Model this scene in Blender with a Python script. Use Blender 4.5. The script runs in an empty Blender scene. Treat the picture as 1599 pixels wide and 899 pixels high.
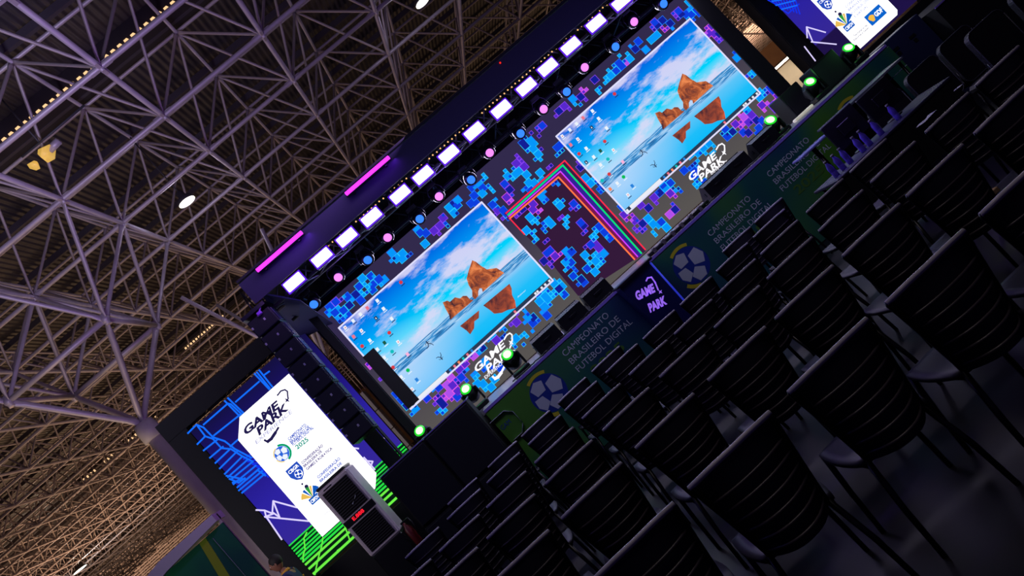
import bpy, math, random
import numpy as np
from mathutils import Vector, Matrix, Quaternion

sc = bpy.context.scene
COL = sc.collection

# ------------------------------------------------------------------ camera
YAW, PITCH, ROLL, FPX, ZC = 0.09002, 0.04983, 0.73617, 1211.42, 1.70
def cam_axes():
    cy, sy = math.cos(YAW), math.sin(YAW); cp, sp = math.cos(PITCH), math.sin(PITCH)
    f = np.array([sy*cp, cy*cp, sp]); r = np.array([cy, -sy, 0.0]); d = np.cross(f, r)
    c, s = math.cos(ROLL), math.sin(ROLL)
    return c*r+s*d, -s*r+c*d, f
CR, CD, CF = cam_axes()
cam_data = bpy.data.cameras.new('camera'); cam = bpy.data.objects.new('camera', cam_data); COL.objects.link(cam)
cam_data.sensor_width = 36.0; cam_data.lens = FPX*36.0/1599.0; cam_data.clip_end = 400
cam.matrix_world = Matrix(((CR[0], -CD[0], -CF[0], 0), (CR[1], -CD[1], -CF[1], 0), (CR[2], -CD[2], -CF[2], ZC), (0, 0, 0, 1)))
sc.camera = cam

def W(px, py, Y):
    """the point of the vertical plane y=Y seen at a photo pixel, as (x, Y, z)"""
    q = CR*((px-799.5)/FPX) + CD*((py-449.5)/FPX) + CF
    t = Y/q[1]
    return Vector((q[0]*t, Y, q[2]*t+ZC))

# ------------------------------------------------------------------ world and exposure
w = bpy.data.worlds.new('hall_air'); sc.world = w; w.use_nodes = True
w.node_tree.nodes['Background'].inputs[0].default_value = (0.20, 0.13, 0.62, 1)
w.node_tree.nodes['Background'].inputs[1].default_value = 0.045
vs = sc.view_settings
vs.view_transform = 'Standard'; vs.look = 'None'; vs.gamma = 1.0; vs.exposure = 0.0; vs.use_curve_mapping = False

# ------------------------------------------------------------------ lights of the hall and added fills
def area(name, loc, target, size, power, color, size_y=None, spread=math.pi):
    l = bpy.data.lights.new(name, 'AREA'); l.energy = power; l.color = color; l.size = size; l.spread = spread
    if size_y: l.shape = 'RECTANGLE'; l.size_y = size_y
    o = bpy.data.objects.new(name, l); COL.objects.link(o); o.location = loc
    o.rotation_euler = (Vector(target)-Vector(loc)).to_track_quat('-Z', 'Y').to_euler()
    return o
def point(name, loc, power, color, r=0.2):
    l = bpy.data.lights.new(name, 'POINT'); l.energy = power; l.color = color; l.shadow_soft_size = r
    o = bpy.data.objects.new(name, l); COL.objects.link(o); o.location = loc
    return o
WARM = (1.0, 0.60, 0.33)
# warm working light of the rest of the hall behind the stage
area('hall_light', (-14, 34, 1.5), (-14, 34, 12), 14, 480, WARM, 16)
area('hall_light', (-30, 56, 1.5), (-28, 56, 12), 18, 3200, WARM, 18)
area('hall_light', (24, 60, 1.5), (24, 62, 12), 22, 3200, WARM, 26)
area('hall_light', (62, 112, 1.5), (64, 118, 12), 44, 34000, WARM, 44)
area('hall_light', (-12, 19, 1.2), (-7, 22, 9), 5, 260, (1.0, .74, .5), 5)
area('hall_light', (-50, 110, 1.5), (-45, 118, 12), 34, 6500, WARM, 44)
# violet and blue spill of the stage rig on the roof
area('rig_spill', (0.0, 9.2, 4.9), (-3.2, 17, 12), 4.0, 60, (0.50, 0.28, 1.0), 0.8)
area('rig_spill', (-3.0, 12.9, 5.0), (-7, 20, 8.5), 1.0, 70, (0.55, 0.16, 1.0), 0.5)
area('rig_spill', (3.5, 10.6, 4.9), (4, 19, 12), 5.0, 40, (0.42, 0.22, 1.0), 0.8)
area('added_roof_fill', (-6.0, 4.0, 3.0), (-6, 13, 13), 3.0, 300, (0.70, 0.66, 1.0), 3, 1.5)  # unseen fill added to brighten the near left part of the roof
# unseen lights added for the front drape, stage front, chairs and left side
area('added_fascia_fill', (1.8, 8.4, 3.9), (1.8, 10.2, 4.3), 7.0, 14, (0.13, 0.06, 1.0), 0.3)  # fill added ahead of the rig to tint its drape blue
area('added_stage_front_fill', (2.5, 7.9, 3.7), (2.5, 9.5, .7), 7.0, 26, (0.55, 0.6, 1.0), 0.3)  # fill added to brighten the printed stage front
area('house_light', (1.5, 2.5, 10.5), (1.5, 4.5, 0), 2.5, 85, (1.0, 0.88, 0.88), 2.0)  # unseen overhead lamp, placed for the chair highlights
area('added_side_fill', (-5.6, 9.4, 2.4), (-4.6, 13.5, 1.5), 1.5, 26, (.95, .88, 1.0), 1.5)  # fill added to brighten the air cooler and the booth
area('added_side_fill', (-6.0, 20.0, 2.0), (-3.6, 24.0, 2.0), 1.5, 70, (1.0, .88, .8), 1.5)  # fill added to brighten the clad pillar
area('added_violet_fill', (0.5, 9.3, 4.1), (0.3, 5.0, 0.4), 5.0, 17, (0.22, 0.12, 1.0), 0.3)  # violet fill added to tint the chairs, no fixture of its own
area('added_violet_fill', (-3.5, 5.0, 4.5), (-1.0, 9.2, 0.8), 1.5, 16, (0.16, 0.14, 1.0), 1.5)  # blue fill added above the seats to tint the subwoofers

area('added_deck_fill', (2.5, 11.3, 3.9), (2.5, 10.6, 1.3), 7.0, 110, (0.78, 0.70, 1.0), 0.4)  # fill added under the rig to brighten the deck

# ------------------------------------------------------------------ materials
def lin(c):
    return tuple(((v/255)/12.92 if v/255 <= 0.04045 else (((v/255)+0.055)/1.055)**2.4) for v in c)
MAT = {}
def mat(name, rgb, rough=0.6, metal=0.0, emit=None, es=1.0, noise=0.0, nscale=6.0, bump=0.0, spec=0.5):
    """rgb and emit are sRGB 0-255"""
    if name in MAT: return MAT[name]
    m = bpy.data.materials.new(name); m.use_nodes = True; nt = m.node_tree; b = nt.nodes['Principled BSDF']
    c = lin(rgb); b.inputs['Base Color'].default_value = (*c, 1)
    b.inputs['Roughness'].default_value = rough; b.inputs['Metallic'].default_value = metal
    b.inputs['Specular IOR Level'].default_value = spec
    if emit is not None:
        e = lin(emit); b.inputs['Emission Color'].default_value = (*e, 1); b.inputs['Emission Strength'].default_value = es
    if noise > 0 or bump > 0:
        tc = nt.nodes.new('ShaderNodeTexCoord'); nz = nt.nodes.new('ShaderNodeTexNoise'); nz.inputs['Scale'].default_value = nscale
        nz.inputs['Detail'].default_value = 4
        nt.links.new(tc.outputs['Object'], nz.inputs['Vector'])
        if noise > 0:
            mr = nt.nodes.new('ShaderNodeMapRange'); mr.inputs['To Min'].default_value = 1-noise; mr.inputs['To Max'].default_value = 1+noise
            mr.inputs['From Min'].default_value = 0.3; mr.inputs['From Max'].default_value = 0.7
            mx = nt.nodes.new('ShaderNodeVectorMath'); mx.operation = 'SCALE'; mx.inputs[0].default_value = c
            nt.links.new(nz.outputs['Fac'], mr.inputs['Value']); nt.links.new(mr.outputs[0], mx.inputs['Scale'])
            nt.links.new(mx.outputs[0], b.inputs['Base Color'])
        if bump > 0:
            bp = nt.nodes.new('ShaderNodeBump'); bp.inputs['Strength'].default_value = bump; bp.inputs['Distance'].default_value = 0.01
            nt.links.new(nz.outputs['Fac'], bp.inputs['Height']); nt.links.new(bp.outputs[0], b.inputs['Normal'])
    MAT[name] = m
    return m
def glow(name, rgb, s=1.0):
    """a pure emitter: screen picture or lamp face"""
    if name in MAT: return MAT[name]
    m = bpy.data.materials.new(name); m.use_nodes = True; nt = m.node_tree; nt.nodes.clear()
    e = nt.nodes.new('ShaderNodeEmission'); o = nt.nodes.new('ShaderNodeOutputMaterial')
    e.inputs[0].default_value = (*lin(rgb), 1); e.inputs[1].default_value = s
    nt.links.new(e.outputs[0], o.inputs[0]); MAT[name] = m
    return m

# ------------------------------------------------------------------ mesh builder
def V(*a): return Vector(a)
class MB:
    def __init__(s, origin=(0, 0, 0)): s.v = []; s.f = []; s.m = []; s.o = Vector(origin); s.smooth = []
    def add(s, vs_, fs, mi=0, sm=False):
        n = len(s.v); s.v += [tuple(Vector(p)-s.o) for p in vs_]
        for f in fs: s.f.append(tuple(i+n for i in f)); s.m.append(mi); s.smooth.append(sm)
        return s
    def box(s, c, size, rot=None, mi=0):
        c = Vector(c); h = Vector(size)/2; R = rot.to_matrix() if isinstance(rot, Quaternion) else (rot or Matrix.Identity(3))
        p = [c + R@Vector((x*h.x, y*h.y, z*h.z)) for x in (-1, 1) for y in (-1, 1) for z in (-1, 1)]
        return s.add(p, [(0,1,3,2),(4,6,7,5),(0,4,5,1),(2,3,7,6),(0,2,6,4),(1,5,7,3)], mi)
    def bbox(s, c, size, b=0.01, rot=None, mi=0):
        """box with chamfered edges"""
        c = Vector(c); h = Vector(size)/2; b = min(b, min(h)*0.8); R = rot or Matrix.Identity(3)
        idx = {}; vs_ = []
        for x in (-1, 1):
            for y in (-1, 1):
                for z in (-1, 1):
                    for a in range(3):
                        q = [x*(h.x-b), y*(h.y-b), z*(h.z-b)]; q[a] = (x, y, z)[a]*h[a]
                        idx[(x, y, z, a)] = len(vs_); vs_.append(c+R@Vector(q))
        fs = []
        I = lambda x, y, z, a: idx[(x, y, z, a)]
        for sgn in (-1, 1):
            fs += [(I(sgn,-1,-1,0), I(sgn,1,-1,0), I(sgn,1,1,0), I(sgn,-1,1,0)), (I(-1,sgn,-1,1), I(1,sgn,-1,1), I(1,sgn,1,1), I(-1,sgn,1,1)), (I(-1,-1,sgn,2), I(1,-1,sgn,2), I(1,1,sgn,2), I(-1,1,sgn,2))]
            for t in (-1, 1):
                fs += [(I(-1,sgn,t,1), I(1,sgn,t,1), I(1,sgn,t,2), I(-1,sgn,t,2)), (I(sgn,-1,t,0), I(sgn,1,t,0), I(sgn,1,t,2), I(sgn,-1,t,2)), (I(sgn,t,-1,0), I(sgn,t,1,0), I(sgn,t,1,1), I(sgn,t,-1,1))]
        for x in (-1, 1):
            for y in (-1, 1):
                for z in (-1, 1): fs.append((I(x,y,z,0), I(x,y,z,1), I(x,y,z,2)))
        return s.add(vs_, fs, mi)
    def tube(s, pts, r, n=8, mi=0, cap=True, sq=None):
        pts = [Vector(p) for p in pts]; rs = r if isinstance(r, (list, tuple)) else [r]*len(pts)
        vs_ = []; up = None
        for i, p in enumerate(pts):
            d = (pts[min(i+1, len(pts)-1)]-pts[max(i-1, 0)]).normalized()
            if up is None: up = Vector((0, 0, 1)) if abs(d.z) < 0.9 else Vector((1, 0, 0))
            a = d.cross(up).normalized(); b = a.cross(d).normalized(); up = b
            sx, sy = (1, 1) if sq is None else (sq[i] if isinstance(sq, list) else sq)
            for k in range(n):
                t = 2*math.pi*(k+0.5)/n; vs_.append(p + a*math.cos(t)*rs[i]*sx + b*math.sin(t)*rs[i]*sy)
        fs = []
        for i in range(len(pts)-1):
            for k in range(n):
                k2 = (k+1) % n; fs.append((i*n+k, i*n+k2, (i+1)*n+k2, (i+1)*n+k))
        s.add(vs_, fs, mi, n > 4)
        if cap: 
            m = len(pts); base = len(s.v)-len(vs_)
            s.f.append(tuple(base+k for k in reversed(range(n)))); s.m.append(mi); s.smooth.append(False)
            s.f.append(tuple(base+(m-1)*n+k for k in range(n))); s.m.append(mi); s.smooth.append(False)
        return s
    def lathe(s, base, axis, prof, n=20, mi=0):
        """prof: list of (distance along axis, radius)"""
        base = Vector(base); ax = Vector(axis).normalized(); u = ax.orthogonal().normalized(); v = ax.cross(u)
        vs_ = [base+ax*h+(u*math.cos(2*math.pi*k/n)+v*math.sin(2*math.pi*k/n))*max(r, 1e-4) for h, r in prof for k in range(n)]
        fs = [(i*n+k, i*n+(k+1) % n, (i+1)*n+(k+1) % n, (i+1)*n+k) for i in range(len(prof)-1) for k in range(n)]
        fs += [tuple(reversed(range(n))), tuple((len(prof)-1)*n+k for k in range(n))]
        return s.add(vs_, fs, mi, True)
    def ball(s, c, r, n=12, mi=0, sc_=(1, 1, 1)):
        c = Vector(c); m = max(6, n//2); vs_ = []
        for i in range(m+1):
            t = math.pi*i/m
            for k in range(n):
                a = 2*math.pi*k/n; vs_.append(c+Vector((r*sc_[0]*math.sin(t)*math.cos(a), r*sc_[1]*math.sin(t)*math.sin(a), r*sc_[2]*math.cos(t))))
        return s.add(vs_, [(i*n+k, (i+1)*n+k, (i+1)*n+(k+1) % n, i*n+(k+1) % n) for i in range(m) for k in range(n)], mi, True)
    def poly(s, pts, mi=0): return s.add(pts, [tuple(range(len(pts)))], mi)
    def prism(s, pts, d, mi=0):
        n = len(pts); d = Vector(d); P = [Vector(p) for p in pts]
        fs = [tuple(range(n)), tuple(reversed(range(n, 2*n)))] + [(k, (k+1) % n, n+(k+1) % n, n+k) for k in range(n)]
        return s.add(P+[p+d for p in P], fs, mi)
    def build(s, name, mats, parent=None, loc=None):
        me = bpy.data.meshes.new(name); me.from_pydata(s.v, [], s.f)
        for m_ in (mats if isinstance(mats, (list, tuple)) else [mats]): me.materials.append(m_)
        me.polygons.foreach_set('material_index', s.m); me.polygons.foreach_set('use_smooth', s.smooth)
        me.update()
        o = bpy.data.objects.new(name, me); COL.objects.link(o)
        if parent is not None: o.parent = parent
        if loc is not None: o.location = loc
        return o
def tag(o, label, cat, group=None, kind=None):
    if label: o['label'] = label
    if cat: o['category'] = cat
    if group: o['group'] = group
    if kind: o['kind'] = kind
    return o
def thing(name, label, cat, loc=(0, 0, 0), rz=0.0, group=None):
    o = bpy.data.objects.new(name, None); COL.objects.link(o); o.empty_display_size = 0.1
    o.location = loc; o.rotation_euler = (0, 0, rz)
    return tag(o, label, cat, group)
def kids(o): return [c for c in COL.objects if c.parent == o]
def dup(root, loc, rz=None, label=None, group=None, fam=None):
    r = root.copy(); COL.objects.link(r); r.location = loc
    if rz is not None: r.rotation_euler = (0, 0, rz)
    if label: r['label'] = label
    if group: r['group'] = group
    for ch, subs in fam:
        c = ch.copy(); COL.objects.link(c); c.parent = r
        for g in subs:
            d = g.copy(); COL.objects.link(d); d.parent = c
    return r
def family(root):
    ks = kids(root); return [(c, kids(c)) for c in ks]
ORD = ['first', 'second', 'third', 'fourth', 'fifth', 'sixth', 'seventh', 'eighth', 'ninth', 'tenth', 'eleventh', 'twelfth', 'thirteenth', 'fourteenth', 'fifteenth', 'sixteenth']

_fcache = {}
def text(s_, A, B, h, material, name='lettering', parent=None, origin=(0, 0, 0), depth=0.002, shear=0.0, bold=0.0, normal=(0, -1, 0)):
    """flat lettering whose baseline runs from A to B and whose capitals are h metres tall"""
    cu = bpy.data.curves.new(name, 'FONT'); cu.body = s_; cu.size = 1.0; cu.shear = shear; cu.offset = bold; cu.extrude = 0.0; cu.resolution_u = 3
    tmp = bpy.data.objects.new(name, cu); COL.objects.link(tmp)
    bpy.context.view_layer.update()
    dg = bpy.context.evaluated_depsgraph_get(); me = bpy.data.meshes.new_from_object(tmp.evaluated_get(dg))
    bpy.data.objects.remove(tmp)
    co = np.array([v.co[:] for v in me.vertices]); x0, x1 = co[:, 0].min(), co[:, 0].max()
    A = Vector(A); B = Vector(B); ux = (B-A); L = ux.length; ux.normalize(); n = Vector(normal); uy = n.cross(ux).normalized()
    if uy.z < 0: uy = -uy
    capital = 0.70
    for v in me.vertices:
        p = A + ux*((v.co.x-x0)/(x1-x0)*L) + uy*(v.co.y/capital*h) + n*depth - Vector(origin)
        v.co = p
    me.materials.clear(); me.materials.append(material); me.update()
    o = bpy.data.objects.new(name, me); COL.objects.link(o)
    if parent is not None: o.parent = parent
    return o
def ptext(s_, a, b, hpx, Y, material, **k):
    A = W(a[0], a[1], Y); B = W(b[0], b[1], Y)
    return text(s_, A, B, hpx*Y/FPX, material, **k)

# ================================================================== THE SETTING
def struct(o): o['kind'] = 'structure'; return o
m_floor = mat('floor_concrete', (20, 19, 26), spec=0.25, rough=0.45, noise=0.18, nscale=1.2, bump=0.05)
m_wall = mat('wall_dark', (120, 92, 74), rough=0.9, noise=0.1, nscale=0.5)
X0, X1, Y0, Y1 = -96.0, 122.0, -8.0, 152.0
struct(MB().box(((X0+X1)/2, (Y0+Y1)/2, -0.1), (X1-X0, Y1-Y0, 0.2)).build('floor', m_floor))
struct(MB().box(((X0+X1)/2, Y1+0.15, 7), (X1-X0, 0.3, 14.6)).build('wall_back', m_wall))
struct(MB().box((X0-0.15, (Y0+Y1)/2, 7), (0.3, Y1-Y0, 14.6)).build('wall_left', m_wall))
struct(MB().box((X1+0.15, (Y0+Y1)/2, 7), (0.3, Y1-Y0, 14.6)).build('wall_right', m_wall))

# corrugated roof sheet, its ribs running away from the stage front
m_roof = bpy.data.materials.new('corrugated_roof_sheet'); m_roof.use_nodes = True
nt = m_roof.node_tree; b = nt.nodes['Principled BSDF']; b.inputs['Roughness'].default_value = 0.55
tc = nt.nodes.new('ShaderNodeTexCoord'); wv = nt.nodes.new('ShaderNodeTexWave'); wv.bands_direction = 'X'; wv.inputs['Scale'].default_value = 1.6
bp = nt.nodes.new('ShaderNodeBump'); bp.inputs['Strength'].default_value = 0.9; bp.inputs['Distance'].default_value = 0.05
nz = nt.nodes.new('ShaderNodeTexNoise'); nz.inputs['Scale'].default_value = 0.35; rp = nt.nodes.new('ShaderNodeValToRGB')
rp.color_ramp.elements[0].position = 0.35; rp.color_ramp.elements[0].color = (*lin((48, 45, 52)), 1); rp.color_ramp.elements[1].position = 0.7; rp.color_ramp.elements[1].color = (*lin((68, 63, 68)), 1)
nt.links.new(tc.outputs['Object'], wv.inputs['Vector']); nt.links.new(wv.outputs['Fac'], bp.inputs['Height']); nt.links.new(bp.outputs[0], b.inputs['Normal'])
nt.links.new(tc.outputs['Object'], nz.inputs['Vector']); nt.links.new(nz.outputs['Fac'], rp.inputs[0]); nt.links.new(rp.outputs[0], b.inputs['Base Color'])
struct(MB().box(((X0+X1)/2, (Y0+Y1)/2, 14.2), (X1-X0, Y1-Y0, 0.1)).build('ceiling', m_roof))

# ------------------------------------------------------------------ the space frame under the roof
GS, GX, GY, GZ, GD = 3.0717, -1.7785, 15.3362, 11.3, 2.314
m_tube = mat('grey_painted_steel', (182, 172, 180), rough=0.45, metal=0.25, noise=0.12, nscale=2.0)
m_tube_thin = mat('grey_steel_struts', (172, 160, 162), rough=0.5, metal=0.2)
m_purlin = mat('dark_steel_purlin', (66, 60, 68), rough=0.6)
frame = thing('roof_space_frame', 'grey steel tube space frame carrying the whole hall roof', 'roof truss', (0, 0, GZ))
fo = (0, 0, GZ)
def in_hall(i, j):
    x, y = GX+i*GS, GY+j*GS
    if y < 6 or y > 149 or x < -92 or x > 118: return False
    if y > 94: return .42*y < x < .72*y or -.62*y < x < -.24*y
    return -0.78*y-9 < x < max(0.68*y+1, 17)
cells = [(i, j) for i in range(-30, 40) for j in range(-3, 44) if in_hall(i, j) or in_hall(i+1, j) or in_hall(i, j+1)]
cset = set(cells)
nodes = set()
for i, j in cells: nodes |= {(i, j), (i+1, j), (i, j+1), (i+1, j+1)}
def P(i, j, up=0): return Vector((GX+i*GS, GY+j*GS, GZ+(GD if up else 0)))
def runs(vals):
    vals = sorted(vals); out = []; a = p = vals[0]
    for q in vals[1:]:
        if q != p+1: out.append((a, p)); a = q
        p = q
    out.append((a, p)); return out
def chord(name, A, B, r):
    MB(fo).tube([A, B], r, 8).build(name, m_tube, frame)
for j in sorted({n[1] for n in nodes}):
    for a, c in runs([n[0] for n in nodes if n[1] == j]):
        if c > a: chord('lower_chord', P(a, j), P(c, j), 0.064)
for i in sorted({n[0] for n in nodes}):
    for a, c in runs([n[1] for n in nodes if n[0] == i]):
        if c > a: chord('lower_chord', P(i, a), P(i, c), 0.064)
ncell = 0
for j in sorted({c[1] for c in cells}):
    for a, c in runs([n[0] for n in cells if n[1] == j]):
        if c > a: chord('upper_chord', P(a+.5, j+.5, 1), P(c+.5, j+.5, 1), 0.05)
for i in sorted({c[0] for c in cells}):
    for a, c in runs([n[1] for n in cells if n[0] == i]):
        if c > a: chord('upper_chord', P(i+.5, a+.5, 1), P(i+.5, c+.5, 1), 0.05)
def strut_into(mb, A, B, r):
    """tube with flattened ends"""
    d = B-A; mb.tube([A, A+d*0.05, A+d*0.10, A+d*0.90, A+d*0.95, B], r, 7, sq=[(0.35, 1.5), (0.35, 1.5), (1, 1), (1, 1), (0.35, 1.5), (0.35, 1.5)])
dg = []
for i, j in cells:
    T = P(i+.5, j+.5, 1)
    for a, c in ((0, 0), (1, 0), (0, 1), (1, 1)): dg.append((P(i+a, j+c), T))
cp = Vector((-1, 0, 1.7))
dg.sort(key=lambda s_: ((s_[0]+s_[1])/2-cp-Vector((0, 9, 0))).length)
for A, B in dg[:100]:
    mb = MB(fo); strut_into(mb, A, B, 0.04); mb.build('diagonal_strut', m_tube_thin, frame)
mb = MB(fo)
for A, B in dg[100:]: strut_into(mb, A, B, 0.04) if A.y < 45 else mb.tube([A, B], 0.04, 5)
mb.build('far_diagonals', m_tube_thin, frame)['kind'] = 'stuff'
mb = MB(fo)
nn = sorted(nodes, key=lambda n: (P(*n)-cp-Vector((0, 9, 0))).length)
for k, (i, j) in enumerate(nn):
    if k < 60:
        q = MB(fo); p_ = P(i, j); q.ball(p_, 0.085, 10, sc_=(1, 1, .8))
        for dx, dy in ((1, 0), (-1, 0), (0, 1), (0, -1)): q.box(p_+Vector((dx*.16, dy*.16, 0)), (.2 if dx else .07, .2 if dy else .07, .13))
        q.tube([p_-Vector((0, 0, .12)), p_+Vector((0, 0, .12))], 0.05, 8); q.build('node_joint', m_tube, frame)
    elif P(i, j).y < 60: mb.ball(P(i, j), 0.08, 8)
mb.build('far_joints', m_tube, frame)['kind'] = 'stuff'
# purlins that hold the sheets
for j in range(-3, 24):
    y = GY+(j+.5)*GS
    MB(fo).box((0 if y > 30 else -2, y, GZ+GD+.33), (2*min(58, y*.9+8), .12, .2)).build('purlin', m_purlin, frame)

# dark gutter with the row of daylight openings beside it
m_gut = mat('dark_gutter', (36, 28, 34), rough=0.8)
gut = thing('roof_gutter', 'dark roof gutter with a long row of small warm daylight openings', 'gutter', (0, 19.6, 14.0))
MB((0, 19.6, 14.0)).box((-4.0, 19.75, 14.0), (30, 1.2, .28)).box((-4, 19.1, 13.93), (30, .10, .42)).build('channel', m_gut, gut)
m_day = glow('daylight_opening', (255, 205, 150), 1.15)
k = 0
for q in range(62):
    x = -9.2+q*0.212
    a = (q*37) % 11
    MB((0, 19.6, 14.0)).prism([(x, 19.02, 13.62), (x+.12, 19.02, 13.62), (x+.135, 19.0, 13.70), (x+.11, 19.0, 13.755), (x+.01, 19.0, 13.75)], (0, 0.03, 0)).build('opening', m_day, gut)
# far rows of the same openings, seen small through the frame
m_dayf = glow('far_daylight_opening', (255, 205, 150), 1.1)
for (xa, xb, y, n, lab) in ((-12.0, -9.3, 44.6, 15, 'far dark roof gutter with fifteen tiny warm openings above the left side screen'), (-24.5, -18.5, 52.6, 22, 'farthest dark roof gutter with a broken row of tiny warm openings')):
    g = thing('roof_gutter', lab, 'gutter', (0, y, 13.9))
    MB((0, y, 13.9)).box(((xa+xb)/2, y+.3, 13.95), (xb-xa+3, .5, .25)).build('channel', m_gut, g)
    for q in range(n):
        if n > 15 and q in (4, 5, 9, 10, 11, 16): continue
        x = xa+(xb-xa)*q/(n-1); MB((0, y, 13.9)).box((x, y, 13.72), (.1, .04, .16)).build('opening', m_dayf, g)

# ------------------------------------------------------------------ tree columns
m_col = mat('white_painted_column', (176, 168, 170), rough=0.5, noise=0.06, nscale=3)
def tree_column(i, j, label, hi=0, reach=1):
    base = P(i, j); base.z = 0
    t = thing('roof_column', label, 'column', tuple(base)); o = tuple(base)
    top = GZ-2*GD+0.05
    MB(o).lathe(base, (0, 0, 1), [(0, .27), (.04, .27), (.06, .21), (top-.55, .21)], 24).build('shaft', m_col, t)
    MB(o).lathe(base+Vector((0, 0, top-.55)), (0, 0, 1), [(0, .215), (.02, .30), (.42, .30), (.45, .27), (.55, .27)], 24).build('capital', m_col, t)
    H = Vector((base.x, base.y, top))
    L2 = {}
    for a, c in ((-.5, -.5), (.5, -.5), (-.5, .5), (.5, .5)):
        q = P(i+a, j+c)-Vector((0, 0, GD)); L2[(a, c)] = q
        mb = MB(o); d = q-H; mb.tube([H, H+d*.06, H+d*.12, H+d*.88, H+d*.94, q], .085, 10, sq=[(.5, 1.2), (.5, 1.2), (1, 1), (1, 1), (.5, 1.2), (.5, 1.2)]); mb.build('branch', m_tube, t)
        q2 = MB(o); q2.ball(q, .12, 12).tube([q-Vector((0, 0, .16)), q+Vector((0, 0, .16))], .08, 10).build('node_joint', m_tube, t)
        for e, g in ((-.5, -.5), (.5, -.5), (-.5, .5), (.5, .5)):
            r_ = P(i+a+e, j+c+g); mb = MB(o); strut_into(mb, q, r_, .058); mb.build('strut', m_tube, t)
    ks = [(-.5, -.5), (.5, -.5), (.5, .5), (-.5, .5)]
    for n in range(4): MB(o).tube([L2[ks[n]], L2[ks[(n+1) % 4]]], .075, 10).build('ring_chord', m_tube, t)
    return t
tree_column(-2, 2, 'white round column under an inverted pyramid of thick tubes, left of the stage', 0)
for i, j, lab in ((-2, 10, 'slender far column with branching tubes in the dim hall behind the left screen'), (-10, 10, 'slender far column with branching tubes, farthest left in the hall'), (14, 18, 'far column in the bright hall beyond the right end of the stage')):
    tree_column(i, j, lab)

# grey clad pillar in the slit between the left screen and the big screen
m_clad = mat('grey_cladding_panel', (120, 116, 114), rough=0.55, noise=0.05)
m_duct = mat('tan_round_pipe', (168, 140, 112), rough=0.5)
cx, cy = -3.62, 24.0
t = thing('clad_pillar', 'pillar clad in grey panels with a tan pipe on top, seen between the screens', 'pillar', (cx, cy, 0)); o = (cx, cy, 0)
for k in range(5):
    z0 = k*.72; MB(o).bbox((cx, cy, z0+.355), (.62, .62, .70), .012).build('cladding_panel', m_clad, t)
MB(o).lathe((cx-.10, cy, 3.6), (0, 0, 1), [(0, .16), (.02, .19), (.10, .19), (.12, .16), (.95, .16), (.97, .19), (1.02, .19), (1.02, .1)], 20).build('pipe', m_duct, t)
for a in (-1, 1):
    for c in (-1, 1): MB(o).tube([(cx-.1, cy, 4.6), (cx-.1+a*1.5, cy+c*1.5, GZ-GD)], .06, 8).build('branch', m_tube, t)
for a in range(5): MB(o).tube([(cx+.12+a*.12, cy+.2, 3.6), (cx+.12+a*.12, cy+.2, 4.7)], .018, 6).build('upright_rod', m_duct, t)

# ------------------------------------------------------------------ high-bay lamps
m_lampface = glow('lamp_face', (255, 250, 235), 3.0)
m_lampbody = mat('lamp_housing', (60, 60, 64), rough=0.5)
def highbay(loc, r, label, col=(1, .93, .82), power=60, tiltx=0):
    loc = Vector(loc); t = thing('high_bay_lamp', label, 'ceiling lamp', tuple(loc), group=None); o = tuple(loc)
    MB(o).lathe(loc, (0, 0, 1), [(0.0, r), (.02, r*1.05), (.12, r*.9), (.22, r*.45), (.36, r*.4), (.40, r*.2)], 24).build('housing', m_lampbody, t)
    MB(o).lathe(loc, (0, 0, -1), [(-.012, r*.96), (.012, r*.96)], 24).build('lamp_face', m_lampface, t)
    MB(o).tube([loc+Vector((0, 0, .39)), (loc.x, loc.y, GZ+GD-.02)], .02, 6).build('hanger', m_lampbody, t)
    l = point('lamp_glow', (loc.x, loc.y, loc.z-.25), power, col, .2)
    return t
highbay(W(292, 315, 22.5), .27, 'bright white high-bay lamp hanging left of the violet light bars', power=35, col=(.8,.75,1))
highbay(W(660, 3, 22.5), .27, 'bright white high-bay lamp at the top edge, above the stage truss', power=35, col=(.8,.75,1))
highbay(W(125, 889, 62), .55, 'small far high-bay lamp low in the left of the hall', power=400)
# yellow glowing lantern-like lamp
L = W(75, 238, 17.5)
t = thing('yellow_roof_lamp', 'yellow glowing flood lamp under the roof near the left edge', 'ceiling lamp', tuple(L)); o = tuple(L)
m_yel = mat('yellow_lit_reflector', (210, 170, 80), rough=0.5, emit=(225, 180, 84), es=.75, noise=.25, nscale=14)
MB(o).lathe(L+Vector((-.12, 0, .12)), (.55, -.3, -.8), [(0, .04), (.02, .10), (.22, .20), (.24, .21)], 6).build('reflector', m_yel, t)
MB(o).lathe(L+Vector((-.34, .0, .02)), (-.5, -.4, -.6), [(0, .03), (.02, .06), (.14, .13), (.15, .13)], 6).build('reflector', m_yel, t)
MB(o).tube([L+Vector((-.5, .0, .3)), L+Vector((.35, 0, .3)), L+Vector((1.3, 0, .32))], .03, 6).tube([L+Vector((0, 0, .3)), (L.x, L.y, GZ+GD)], .02, 6).build('bracket', m_lampbody, t)
MB(o).lathe(L+Vector((.05, 0, .02)), (.9, 0, .1), [(0, .09), (.3, .09), (.32, .05)], 12).build('ballast', m_tube, t)

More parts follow.
